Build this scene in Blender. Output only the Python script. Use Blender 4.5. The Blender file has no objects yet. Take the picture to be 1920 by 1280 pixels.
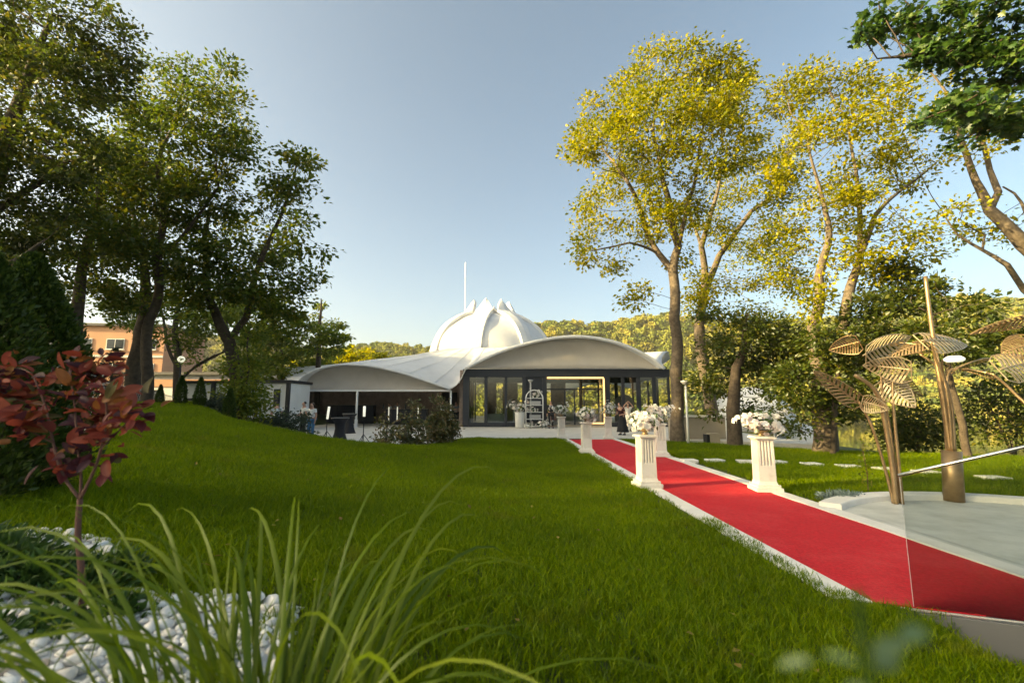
import bpy, bmesh, math, random
import numpy as np
from mathutils import Vector, Matrix

scene = bpy.context.scene
COL = scene.collection
R = math.radians
rng = np.random.default_rng(7)
random.seed(7)

# ------------------------------------------------------------------ camera
PITCH = R(7.7); FPX = 853.3; EYE = 1.65
cam_d = bpy.data.cameras.new('camera'); cam = bpy.data.objects.new('camera', cam_d); COL.objects.link(cam)
cam.location = (0, 0, EYE); cam.rotation_euler = (R(90) + PITCH, 0, 0)
cam_d.sensor_width = 36; cam_d.lens = 16.0; cam_d.clip_start = 0.05; cam_d.clip_end = 3000
cam_d.dof.use_dof = True; cam_d.dof.focus_distance = 10.5; cam_d.dof.aperture_fstop = 2.0
scene.camera = cam

# ------------------------------------------------------------------ sky, sun, exposure
SUN_AZ = R(-107); SUN_EL = R(18)          # azimuth from the view axis (+Y), negative = left
w = bpy.data.worlds.new('World'); scene.world = w; w.use_nodes = True
nt = w.node_tree; bg = nt.nodes['Background']
sky = nt.nodes.new('ShaderNodeTexSky'); sky.sky_type = 'NISHITA'; sky.sun_disc = False
sky.sun_elevation = SUN_EL; sky.sun_rotation = SUN_AZ
sky.altitude = 100; sky.air_density = 0.60; sky.dust_density = 5.0; sky.ozone_density = 1.3
nt.links.new(sky.outputs[0], bg.inputs[0]); bg.inputs[1].default_value = 0.15
sun_d = bpy.data.lights.new('sun', 'SUN'); sun = bpy.data.objects.new('sun', sun_d); COL.objects.link(sun)
sun_d.energy = 5.0; sun_d.angle = R(0.6); sun_d.color = (1.0, 0.79, 0.50)
sdir = Vector((math.sin(SUN_AZ) * math.cos(SUN_EL), math.cos(SUN_AZ) * math.cos(SUN_EL), math.sin(SUN_EL)))
sun.rotation_euler = sdir.to_track_quat('Z', 'Y').to_euler(); sun.location = (-30, -6, 30)
vs = scene.view_settings
vs.view_transform = 'Standard'; vs.look = 'None'; vs.gamma = 1; vs.use_curve_mapping = False; vs.exposure = 1.65
vs.use_white_balance = True; vs.white_balance_temperature = 8150; vs.white_balance_tint = -5
cy = scene.cycles
cy.use_denoising = True; cy.max_bounces = 6; cy.diffuse_bounces = 2; cy.glossy_bounces = 3
cy.transmission_bounces = 4; cy.transparent_max_bounces = 8; cy.caustics_reflective = False; cy.caustics_refractive = False
cy.sample_clamp_indirect = 6

# ------------------------------------------------------------------ helpers
def at(px, py, Y):
    "world point at depth Y seen at photograph pixel (px, py)"
    u = (px - 960) / FPX; v = (640 - py) / FPX
    dy = math.cos(PITCH) - v * math.sin(PITCH); dz = math.sin(PITCH) + v * math.cos(PITCH)
    t = Y / dy
    return Vector((u * t, Y, EYE + dz * t))
def gnd(px, py, z=0.0):
    v = (640 - py) / FPX
    dy = math.cos(PITCH) - v * math.sin(PITCH); dz = math.sin(PITCH) + v * math.cos(PITCH)
    return at(px, py, (z - EYE) / dz * dy)
def sstep(a, b, x):
    t = np.clip((np.asarray(x, float) - a) / (b - a), 0, 1); return t * t * (3 - 2 * t)

def tag(o, label=None, cat=None, group=None, kind=None):
    if label: o['label'] = label
    if cat: o['category'] = cat
    if group: o['group'] = group
    if kind: o['kind'] = kind
    return o
def empty(name, loc=(0, 0, 0), rz=0.0):
    o = bpy.data.objects.new(name, None); COL.objects.link(o)
    o.location = loc; o.rotation_euler = (0, 0, rz); o.empty_display_size = 0.2
    return o
def thing(name, label, cat, loc=(0, 0, 0), rz=0.0, group=None):
    return tag(empty(name, loc, rz), label, cat, group)
def link(name, me, mat=None, parent=None, loc=None, rot=None, scale=None):
    o = bpy.data.objects.new(name, me); COL.objects.link(o)
    if mat is not None and not me.materials: me.materials.append(mat)
    if parent is not None: o.parent = parent
    if loc is not None: o.location = loc
    if rot is not None: o.rotation_euler = rot
    if scale is not None: o.scale = scale if hasattr(scale, '__len__') else (scale,) * 3
    return o
def np_mesh(name, V, F, rnd=None, smooth=False, vattr=None):
    "mesh from numpy arrays; F is (M,k) with constant k"
    V = np.asarray(V, np.float32); F = np.asarray(F, np.int32)
    me = bpy.data.meshes.new(name); M, k = F.shape
    me.vertices.add(len(V)); me.vertices.foreach_set('co', V.ravel())
    me.loops.add(M * k); me.loops.foreach_set('vertex_index', F.ravel())
    me.polygons.add(M)
    me.polygons.foreach_set('loop_start', np.arange(0, M * k, k, dtype=np.int32))
    if smooth: me.polygons.foreach_set('use_smooth', np.ones(M, bool))
    me.update(calc_edges=True)
    if rnd is not None:
        a = me.attributes.new('rnd', 'FLOAT', 'FACE'); a.data.foreach_set('value', np.asarray(rnd, np.float32))
    if vattr:
        for n_, v_ in vattr.items():
            a = me.attributes.new(n_, 'FLOAT', 'POINT'); a.data.foreach_set('value', np.asarray(v_, np.float32))
    return me
class MB:
    "collects simple solids into one mesh"
    def __init__(s): s.v = []; s.f = []
    def add(s, V, F):
        b = len(s.v); s.v += [tuple(p) for p in V]; s.f += [tuple(i + b for i in q) for q in F]; return s
    def box(s, c, d, rz=0.0, taper=1.0):
        x, y, z = (q / 2 for q in d); ca, sa = math.cos(rz), math.sin(rz); V = []
        for dz, t in ((-z, 1.0), (z, taper)):
            for dx, dy in ((-x, -y), (x, -y), (x, y), (-x, y)):
                dx *= t; dy *= t
                V.append((c[0] + dx * ca - dy * sa, c[1] + dx * sa + dy * ca, c[2] + dz))
        return s.add(V, [(3, 2, 1, 0), (4, 5, 6, 7), (0, 1, 5, 4), (1, 2, 6, 5), (2, 3, 7, 6), (3, 0, 4, 7)])
    def tube(s, pts, r, n=8, cap=True):
        pts = [Vector(p) for p in pts]; rs = r if hasattr(r, '__len__') else [r] * len(pts)
        V = []; F = []; a = None
        for i, p in enumerate(pts):
            d = (pts[min(i + 1, len(pts) - 1)] - pts[max(i - 1, 0)]).normalized()
            if a is None: a = d.orthogonal().normalized()
            a = (a - d * a.dot(d)).normalized(); b = d.cross(a)
            for k in range(n):
                t = 2 * math.pi * k / n; V.append(p + (a * math.cos(t) + b * math.sin(t)) * rs[i])
        for i in range(len(pts) - 1):
            for k in range(n):
                k2 = (k + 1) % n; F.append((i * n + k, i * n + k2, (i + 1) * n + k2, (i + 1) * n + k))
        if cap: F.append(tuple(range(n))[::-1]); F.append(tuple(range((len(pts) - 1) * n, len(pts) * n)))
        return s.add(V, F)
    def lathe(s, prof, n=20, c=(0, 0, 0), fn=None, cap=True):
        V = []; F = []
        for (r, z) in prof:
            for k in range(n):
                t = 2 * math.pi * k / n; q = r * (fn(t, z) if fn else 1)
                V.append((c[0] + q * math.cos(t), c[1] + q * math.sin(t), c[2] + z))
        m = len(prof)
        for i in range(m - 1):
            for k in range(n):
                k2 = (k + 1) % n; F.append((i * n + k, i * n + k2, (i + 1) * n + k2, (i + 1) * n + k))
        if cap: F.append(tuple(range(n))[::-1]); F.append(tuple(range((m - 1) * n, m * n)))
        return s.add(V, F)
    def prism(s, poly, z0, z1):
        n = len(poly); V = [(x, y, z0) for x, y in poly] + [(x, y, z1) for x, y in poly]
        F = [tuple(range(n))[::-1], tuple(range(n, 2 * n))] + [(i, (i + 1) % n, (i + 1) % n + n, i + n) for i in range(n)]
        return s.add(V, F)
    def mesh(s, name, smooth=False):
        me = bpy.data.meshes.new(name); me.from_pydata(s.v, [], s.f); me.update()
        bm = bmesh.new(); bm.from_mesh(me); bmesh.ops.recalc_face_normals(bm, faces=bm.faces); bm.to_mesh(me); bm.free()
        if smooth: me.polygons.foreach_set('use_smooth', np.ones(len(me.polygons), bool))
        return me
    def build(s, name, mat, parent=None, smooth=False, bevel=0.0, loc=None, rot=None):
        o = link(name, s.mesh(name, smooth), mat, parent, loc, rot)
        if bevel:
            b = o.modifiers.new('bevel', 'BEVEL'); b.width = bevel; b.segments = 2; b.limit_method = 'ANGLE'
        return o

# ------------------------------------------------------------------ materials
MATS = {}
def pmat(name, col, rough=0.6, metal=0.0, noise=None, bump=None, spec=0.4, emit=None):
    """principled; noise = (scale, colour2, lo, hi) mixes a second colour by noise; bump = (scale, strength)"""
    m = bpy.data.materials.new(name); m.use_nodes = True; t = m.node_tree; b = t.nodes['Principled BSDF']
    b.inputs['Base Color'].default_value = (*col, 1); b.inputs['Roughness'].default_value = rough
    b.inputs['Metallic'].default_value = metal; b.inputs['Specular IOR Level'].default_value = spec
    tc = t.nodes.new('ShaderNodeNewGeometry')
    if noise:
        n = t.nodes.new('ShaderNodeTexNoise'); n.inputs['Scale'].default_value = noise[0]; n.inputs['Detail'].default_value = 6
        n.inputs['Roughness'].default_value = 0.65
        t.links.new(tc.outputs['Position'], n.inputs['Vector'])
        r = t.nodes.new('ShaderNodeMapRange'); r.inputs[1].default_value = noise[2]; r.inputs[2].default_value = noise[3]
        t.links.new(n.outputs[0], r.inputs[0])
        x = t.nodes.new('ShaderNodeMix'); x.data_type = 'RGBA'
        x.inputs[6].default_value = (*col, 1); x.inputs[7].default_value = (*noise[1], 1)
        t.links.new(r.outputs[0], x.inputs[0]); t.links.new(x.outputs[2], b.inputs['Base Color'])
    if bump:
        n2 = t.nodes.new('ShaderNodeTexNoise'); n2.inputs['Scale'].default_value = bump[0]; n2.inputs['Detail'].default_value = 5
        t.links.new(tc.outputs['Position'], n2.inputs['Vector'])
        u = t.nodes.new('ShaderNodeBump'); u.inputs['Strength'].default_value = bump[1]; u.inputs['Distance'].default_value = 0.02
        t.links.new(n2.outputs[0], u.inputs['Height']); t.links.new(u.outputs[0], b.inputs['Normal'])
    if emit: b.inputs['Emission Color'].default_value = (*emit[0], 1); b.inputs['Emission Strength'].default_value = emit[1]
    MATS[name] = m; return m
def see_through(m, k):
    'let part of the light through a cloth material'
    t = m.node_tree; b = t.nodes['Principled BSDF']; out = t.nodes['Material Output']; tr = t.nodes.new('ShaderNodeBsdfTranslucent'); mx = t.nodes.new('ShaderNodeMixShader'); mx.inputs[0].default_value = k
    src = b.inputs['Base Color'].links
    if src: t.links.new(src[0].from_socket, tr.inputs[0])
    t.links.new(b.outputs[0], mx.inputs[1]); t.links.new(tr.outputs[0], mx.inputs[2]); t.links.new(mx.outputs[0], out.inputs[0])
def leafmat(name, c1, c2, c3=None, transl=0.4, gloss=0.06, objrnd=False, patch=None, rough=0.45):
    "two-sided leaf: diffuse + translucent + a little gloss, colour varies from leaf to leaf"
    m = bpy.data.materials.new(name); m.use_nodes = True; t = m.node_tree; t.nodes.clear()
    out = t.nodes.new('ShaderNodeOutputMaterial')
    if objrnd: a = t.nodes.new('ShaderNodeObjectInfo'); fac = a.outputs['Random']
    else: a = t.nodes.new('ShaderNodeAttribute'); a.attribute_name = 'rnd'; fac = a.outputs['Fac']
    cr = t.nodes.new('ShaderNodeValToRGB'); e = cr.color_ramp.elements
    e[0].color = (*c1, 1); e[1].color = (*c2, 1)
    if c3: q = e.new(0.9); q.color = (*c2, 1); e[1].position = 0.5; e[2].position = 1.0; e[1].color = (*c2, 1); e[2].color = (*c3, 1)
    t.links.new(fac, cr.inputs[0]); colour = cr.outputs[0]
    for patch in ([patch] if isinstance(patch, tuple) else patch or []):
        g = t.nodes.new('ShaderNodeNewGeometry'); n = t.nodes.new('ShaderNodeTexNoise'); n.inputs['Scale'].default_value = patch[0]; n.inputs['Detail'].default_value = 4
        t.links.new(g.outputs['Position'], n.inputs['Vector'])
        r = t.nodes.new('ShaderNodeMapRange'); r.inputs[1].default_value = patch[3] if len(patch) > 3 else .38; r.inputs[2].default_value = patch[4] if len(patch) > 3 else .66
        t.links.new(n.outputs[0], r.inputs[0])
        x = t.nodes.new('ShaderNodeMix'); x.data_type = 'RGBA'; x.inputs[7].default_value = (*patch[1], 1)
        k = t.nodes.new('ShaderNodeMath'); k.operation = 'MULTIPLY'; k.inputs[1].default_value = patch[2]
        t.links.new(r.outputs[0], k.inputs[0]); t.links.new(k.outputs[0], x.inputs[0]); t.links.new(colour, x.inputs[6]); colour = x.outputs[2]
    d = t.nodes.new('ShaderNodeBsdfDiffuse'); tr = t.nodes.new('ShaderNodeBsdfTranslucent'); gl = t.nodes.new('ShaderNodeBsdfGlossy')
    gl.inputs['Roughness'].default_value = rough
    t.links.new(colour, d.inputs[0]); t.links.new(colour, tr.inputs[0])
    m1 = t.nodes.new('ShaderNodeMixShader'); m1.inputs[0].default_value = transl
    t.links.new(d.outputs[0], m1.inputs[1]); t.links.new(tr.outputs[0], m1.inputs[2])
    m2 = t.nodes.new('ShaderNodeMixShader'); m2.inputs[0].default_value = gloss
    t.links.new(m1.outputs[0], m2.inputs[1]); t.links.new(gl.outputs[0], m2.inputs[2])
    t.links.new(m2.outputs[0], out.inputs[0]); MATS[name] = m; return m
def glassmat(name, tint, refl=0.1, trans_col=None):
    "thin sheet glass: fresnel mirror over a tinted clear pane"
    m = bpy.data.materials.new(name); m.use_nodes = True; t = m.node_tree; t.nodes.clear()
    out = t.nodes.new('ShaderNodeOutputMaterial'); tr = t.nodes.new('ShaderNodeBsdfTransparent'); tr.inputs[0].default_value = (*tint, 1)
    gl = t.nodes.new('ShaderNodeBsdfGlossy'); gl.inputs['Roughness'].default_value = 0.0
    fr = t.nodes.new('ShaderNodeFresnel'); fr.inputs[0].default_value = 1.5
    mx = t.nodes.new('ShaderNodeMath'); mx.operation = 'ADD'; mx.inputs[1].default_value = refl; mx.use_clamp = True
    t.links.new(fr.outputs[0], mx.inputs[0])
    s = t.nodes.new('ShaderNodeMixShader'); t.links.new(mx.outputs[0], s.inputs[0])
    t.links.new(tr.outputs[0], s.inputs[1]); t.links.new(gl.outputs[0], s.inputs[2]); t.links.new(s.outputs[0], out.inputs[0])
    MATS[name] = m; return m

M = MATS
pmat('soil', (.05, .06, .015), .95, noise=(2.0, (.035, .05, .01), .3, .7))
pmat('terrain', (.06, .085, .02), .95, noise=(.3, (.045, .05, .02), .35, .65))
pmat('white_stone', (.80, .76, .69), .7, noise=(3.0, (.68, .64, .57), .35, .75), bump=(40, .15))
pmat('paving', (.66, .62, .55), .6, noise=(1.2, (.54, .50, .44), .35, .7), bump=(30, .1))
pmat('plaza_stone', (.62, .61, .55), .5, noise=(1.7, (.42, .42, .37), .40, .72), bump=(14, .15))
pmat('carpet', (.72, .010, .030), .95, noise=(30, (.50, .007, .020), .35, .65), bump=(160, .8), spec=.1)
t_ = MATS['carpet'].node_tree; M_ = t_.nodes['Principled BSDF']
n_ = t_.nodes.new('ShaderNodeTexNoise'); n_.inputs['Scale'].default_value = 1.1; n_.inputs['Detail'].default_value = 7; n_.inputs['Roughness'].default_value = .7
r_ = t_.nodes.new('ShaderNodeMapRange'); r_.inputs[1].default_value = .48; r_.inputs[2].default_value = .75; r_.inputs[4].default_value = .45
x_ = t_.nodes.new('ShaderNodeMix'); x_.data_type = 'RGBA'; x_.inputs[7].default_value = (.78, .075, .085, 1)
gp_ = t_.nodes.new('ShaderNodeNewGeometry'); t_.links.new(gp_.outputs['Position'], n_.inputs['Vector']); t_.links.new(n_.outputs[0], r_.inputs[0]); t_.links.new(r_.outputs[0], x_.inputs[0])
t_.links.new(M_.inputs['Base Color'].links[0].from_socket, x_.inputs[6]); t_.links.new(x_.outputs[2], M_.inputs['Base Color'])
M_.inputs['Sheen Weight'].default_value = .12; M_.inputs['Sheen Roughness'].default_value = .35; M_.inputs['Sheen Tint'].default_value = (1, .55, .5, 1)
pmat('column_white', (.71, .67, .60), .6, noise=(7, (.58, .53, .45), .48, .78), bump=(60, .08))
pmat('membrane', (.86, .86, .86), .6, noise=(.9, (.77, .77, .77), .4, .7), bump=(1.2, .25))
pmat('canvas', (.66, .61, .55), .8, noise=(.7, (.58, .53, .47), .35, .7), bump=(2, .2))
see_through(MATS['membrane'], .34); see_through(MATS['canvas'], .35)
pmat('dark_metal', (.018, .020, .028), .4, metal=.0, spec=.5)
pmat('steel', (.62, .62, .62), .3, metal=1.0)
pmat('white_metal', (.75, .74, .72), .45)
pmat('grey_metal', (.42, .42, .42), .5)
pmat('stone_wall', (.36, .27, .22), .8, noise=(3.0, (.21, .155, .125), .35, .7), bump=(9, .8))
pmat('peach_plaster', (.60, .33, .20), .9, noise=(.6, (.54, .29, .18), .35, .7))
pmat('white_plaster', (.72, .70, .66), .85, noise=(.8, (.62, .60, .56), .35, .7))
pmat('beige_plaster', (.40, .34, .26), .9, noise=(1.0, (.33, .28, .21), .35, .7))
pmat('white_panel', (.74, .73, .70), .6, noise=(.7, (.66, .65, .62), .4, .7))
pmat('black_fabric', (.012, .012, .017), .7, bump=(25, .4))
pmat('black_paint', (.014, .014, .018), .45)
pmat('bark', (.10, .075, .052), .95, noise=(7, (.05, .036, .025), .35, .65), bump=(16, 1.0))
pmat('bark_pale', (.17, .13, .092), .95, noise=(7, (.085, .064, .044), .35, .65), bump=(16, 1.0))
pmat('bark_red', (.12, .055, .040), .8, bump=(60, .4))
pmat('gold_metal', (.40, .27, .145), .40, metal=.7, noise=(5, (.28, .18, .09), .4, .7))
pmat('gold_pale', (.52, .41, .26), .45, metal=.55, noise=(6, (.38, .28, .16), .4, .7))
pmat('led_gold', (.8, .5, .25), .4, emit=((1.0, .60, .28), .6))
pmat('led_white', (.9, .9, .9), .4, emit=((1.0, .97, .92), .22))
pmat('globe_white', (.9, .9, .88), .3, emit=((1, .97, .9), .25))
pmat('lake_water', (.035, .045, .012), .06, spec=.6, bump=(.9, .12))
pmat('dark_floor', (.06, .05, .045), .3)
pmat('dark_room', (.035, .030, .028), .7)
pmat('roof_grey', (.16, .15, .14), .9)
pmat('window_dark', (.03, .035, .045), .12, spec=.6)
pmat('curtain', (.55, .54, .50), .9)
for i, c in enumerate([(.78, .74, .68), (.72, .66, .58), (.80, .79, .76), (.66, .52, .40), (.62, .60, .57)]):
    pmat('pebble_%d' % i, c, .6, noise=(14, tuple(q * .86 for q in c), .4, .7), bump=(40, .2))
glassmat('pane_glass', (.82, .86, .82), .12)
glassmat('rail_glass', (.66, .70, .68), .02)
leafmat('grass_blade', (.070, .125, .003), (.165, .255, .004), (.30, .35, .009), transl=.42, gloss=.012, patch=[(.55, (.085, .135, .004), .5), (1.7, (.22, .20, .02), .55, .60, .74)], rough=.45)
leafmat('tall_grass', (.075, .125, .006), (.13, .19, .009), (.20, .25, .025), transl=.42, gloss=.02, objrnd=True, rough=.35)
leafmat('leaf_gold', (.13, .17, .010), (.31, .29, .010), (.54, .42, .020), transl=.5, gloss=.015)
leafmat('leaf_green', (.060, .10, .009), (.115, .16, .012), (.26, .22, .018), transl=.52, gloss=.03)
leafmat('leaf_deep', (.042, .065, .008), (.080, .11, .010), (.19, .16, .015), transl=.5, gloss=.04)
leafmat('leaf_near', (.030, .075, .012), (.055, .12, .015), (.12, .17, .02), transl=.42, gloss=.05)
leafmat('leaf_thuja', (.025, .05, .007), (.05, .085, .010), (.085, .12, .014), transl=.22, gloss=.03)
leafmat('leaf_juniper', (.030, .065, .012), (.060, .12, .02), (.09, .15, .03), transl=.25, gloss=.03)
leafmat('leaf_bluegrey', (.13, .19, .18), (.21, .27, .25), (.27, .32, .29), transl=.2, gloss=.03)
leafmat('leaf_photinia', (.055, .08, .018), (.13, .12, .03), (.26, .15, .06), transl=.3, gloss=.07, rough=.35)
leafmat('leaf_lime', (.09, .14, .012), (.17, .22, .016), (.30, .27, .02), transl=.45, gloss=.04)
leafmat('leaf_forest', (.09, .13, .035), (.22, .23, .05), (.36, .31, .07), transl=.25, gloss=.0, objrnd=True)
leafmat('leaf_spruce', (.04, .06, .035), (.07, .09, .05), transl=.1, gloss=.03)
leafmat('leaf_grey', (.05, .07, .04), (.09, .11, .065), transl=.25, gloss=.04)
leafmat('greenery', (.04, .10, .02), (.09, .16, .04), transl=.3, gloss=.06)
leafmat('petal_white', (.74, .73, .68), (.82, .81, .78), (.76, .66, .63), transl=.3, gloss=.02, objrnd=True)
leafmat('leaf_silver', (.13, .20, .07), (.23, .30, .14), transl=.3, gloss=.05, objrnd=True)
for i, c in enumerate([(.20, .038, .024), (.11, .020, .022), (.050, .015, .022), (.20, .075, .022), (.075, .060, .018), (.24, .055, .032)]):
    leafmat('smoke_leaf_%d' % i, c, tuple(min(1, q * 1.25) for q in c), transl=.35, gloss=.02, objrnd=True)

# ================================================================== TERRAIN
BX = np.array([3.6, 2.3, -2.5, -3.3, -4.2, -5.2, -6.5, -8.5, -12.0, -17.0, -26.0])[::-1]
BY = np.array([21.9, 21.7, 20.9, 17.6, 14.6, 13.6, 13.9, 16.5, 22.5, 31.0, 44.0])[::-1]
def edge_dist(x, y):
    "signed distance to the back edge of the left lawn, positive on the lawn"
    x = np.asarray(x, float); y = np.asarray(y, float); best = np.full(np.broadcast(x, y).shape, 1e9)
    for i in range(len(BX) - 1):
        ax, ay, bx, by = BX[i], BY[i], BX[i + 1], BY[i + 1]; dx, dy = bx - ax, by - ay
        t = np.clip(((x - ax) * dx + (y - ay) * dy) / (dx * dx + dy * dy), 0, 1)
        best = np.minimum(best, np.hypot(x - ax - t * dx, y - ay - t * dy))
    return np.where(y < np.interp(x, BX, BY), best, -best)
def curb_x(y): return 3.08 - 0.0225 * np.asarray(y, float)          # left edge of the carpet
def lawn_z(x, y):
    x = np.asarray(x, float); y = np.asarray(y, float)
    u = np.maximum(curb_x(y) - .75 - x, 0)
    near = .205 * u * sstep(0, 1.4, u); near = 1.25 * np.tanh(near / 1.25)
    far = .0185 * u * u; far = 1.62 * np.tanh(far / 1.62)
    wgt = sstep(1.5, 8.5, y); h = near * (1 - wgt) + far * wgt
    d = edge_dist(x, y)
    m = sstep(-.1, 2.4, d)
    bumps = .012 * np.sin(x * 2.1 + y * .7) * np.sin(y * 1.7 - x * .6)
    front = -.30 * sstep(.06, -.12, y - rail_y(x)) * sstep(3.12, 3.35, x)        # the ground drops below the end of the carpet
    return h * m - .07 * (1 - sstep(-.05, .25, d)) + bumps * sstep(0, .5, u) + .02 * sstep(0, .3, d) + front
def rail_y(x): return 3.905 - .349 * (x - 3.24)      # line of the glass railing at the near end
def right_edge(x): return np.interp(x, [5, 7.5, 10.5, 14, 20, 40], [21.5, 19.5, 16.6, 15.0, 13.0, 11.0])
def rlawn_z(x, y):
    x = np.asarray(x, float); y = np.asarray(y, float)
    s = y - right_edge(x)
    return .0 + .012 * np.sin(x * 1.7 + y) - .05 * np.maximum(x - 12, 0) * 0 - .09 * np.maximum(s + .6, 0) ** 1.6
RIDGE_X = np.array([-420, -270, -124, -66, 27, 112, 209, 345, 372, 600])
RIDGE_Z = np.array([30, 30, 33, 38, 47, 52, 58, 68, 72, 76])
def ground_z(x, y):
    x = np.asarray(x, float); y = np.asarray(y, float)
    base = -.4 + 1.5 * sstep(-12.5, -19, x) * sstep(60, 44, y) + 1.5 * sstep(-17, -26, x) * sstep(40, 60, y)
    s1 = y - np.interp(x, [-60, -12, 14, 16, 20, 40, 80], [75, 66, 58, 17.5, 15, 12, 8])
    s = np.where(x > 5, np.where(x < 14, np.maximum(s1, (y - right_edge(x)) * sstep(12.2, 13.4, x)), s1), s1)
    b = sstep(0, 22, s)
    z = base * (1 - b) - 10 * b
    rz = np.interp(x, RIDGE_X, RIDGE_Z) + 5 * np.sin(x * .021) + 3 * np.sin(x * .057 + 1)
    k = sstep(185, 345, y - .06 * x)
    z = z + (rz + 10) * k - 25 * sstep(380, 700, y)
    z = np.where(x < -60, np.maximum(z, 1.1 - 12 * 0), z)
    return z
def grid(xs, ys, zf):
    X, Y = np.meshgrid(xs, ys); Z = zf(X, Y); nx, ny = len(xs), len(ys)
    V = np.stack([X, Y, Z], -1).reshape(-1, 3)
    i = np.arange(nx * ny).reshape(ny, nx)
    F = np.stack([i[:-1, :-1], i[:-1, 1:], i[1:, 1:], i[1:, :-1]], -1).reshape(-1, 4)
    return V, F, X.ravel(), Y.ravel()

xs = np.concatenate([np.linspace(-700, -70, 22), np.linspace(-60, -16, 24), np.linspace(-15, 30, 61), np.linspace(32, 120, 36), np.linspace(130, 800, 30)])
ys = np.concatenate([np.linspace(-120, -10, 12), np.linspace(-8, 70, 79), np.linspace(73, 400, 80), np.linspace(410, 700, 12)])
V, F, _, _ = grid(xs, ys, ground_z)
link('ground', np_mesh('ground', V, F, smooth=True), M['terrain'])['kind'] = 'structure'
mb = MB(); mb.add([(-160, 14, -7), (420, 14, -7), (420, 330, -7), (-160, 330, -7)], [(0, 1, 2, 3)])
mb.build('lake', M['lake_water'])['kind'] = 'structure'

# lawns -------------------------------------------------------------
V, F, X, Y = grid(np.arange(-26, 3.61, .22), np.arange(-4, 34.1, .22), lawn_z)
fc = V[F].mean(1); keep = (edge_dist(fc[:, 0], fc[:, 1]) > -.6)
link('lawn', np_mesh('lawn', V, F[keep], smooth=True), M['soil'])['kind'] = 'structure'
V2, F2, X2, Y2 = grid(np.arange(3.4, 30.1, .25), np.arange(-2, 23, .25), rlawn_z)
fc2 = V2[F2].mean(1)
keep2 = (fc2[:, 1] < right_edge(fc2[:, 0]) + 2.2) & ~((fc2[:, 0] < 4.7))
V2[:, 2] -= .015 + .2 * (np.hypot(X2 - 6.98, Y2 - 5.35) < 2.8) + .2 * ((Y2 < 5.35) & (X2 < 9.9))
link('lakeside_lawn', np_mesh('lakeside_lawn', V2, F2[keep2], smooth=True), M['soil'])['kind'] = 'structure'

PLAZA_C = (6.98, 5.35); PLAZA_R = 2.72
def plaza_mask(x, y):
    return (np.hypot(x - PLAZA_C[0], y - PLAZA_C[1]) < PLAZA_R) | ((y < PLAZA_C[1]) & (x < 9.7))
def bed_mask(x, y):          # the pebble bed round the smoke bush
    x = np.asarray(x, float); y = np.asarray(y, float)
    return ((x < -.86 - .08 * np.sin(y * 3.1) - .16 * np.maximum(y - 1.6, 0)) & (y < 2.35 + .55 * sstep(-1.6, -2.6, x) + .10 * np.sin(x * 4.0)) & (y > .2) & (x > -6))

# grass blades scattered over the lawns -----------------------------------
def clump(name, n, rad, h0, h1, wid, seed, lean=.5, segs=3):
    g = np.random.default_rng(seed); Vv = []; Ff = []
    for k in range(n):
        a = g.uniform(0, 6.283); r0 = rad * math.sqrt(g.uniform()); bx, by = r0 * math.cos(a), r0 * math.sin(a)
        h = g.uniform(h0, h1); b = g.uniform(0, 6.283); ln = g.uniform(.1, lean) * h * (1.6 if g.uniform() < .12 else 1)
        dx, dy = math.cos(b) * ln, math.sin(b) * ln; c = g.uniform(0, 6.283); wx, wy = math.cos(c) * wid / 2, math.sin(c) * wid / 2
        base = len(Vv)
        for s in range(segs):
            t = s / segs; q = 1 - .55 * t
            p = (bx + dx * t * t, by + dy * t * t, h * (t - .12 * t * t * (ln / h)))
            Vv += [(p[0] - wx * q, p[1] - wy * q, p[2]), (p[0] + wx * q, p[1] + wy * q, p[2])]
        Vv.append((bx + dx, by + dy, h * (1 - .25 * ln / h)))
        for s in range(segs - 1):
            i = base + 2 * s; Ff += [(i, i + 1, i + 3), (i, i + 3, i + 2)]
        i = base + 2 * (segs - 1); Ff.append((i, i + 1, i + 2))
    br = g.uniform(size=n); me = np_mesh(name, Vv, Ff, rnd=np.repeat(br, 2 * segs - 1)); me.materials.append(M['grass_blade'])
    return bpy.data.objects.new(name, me)
clumps = bpy.data.collections.new('grass_clumps')
for k in range(6): clumps.objects.link(clump('grass_clump', 28, .08, .028, .10 if k % 3 else .13, .0066, 20 + k, .95))
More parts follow.
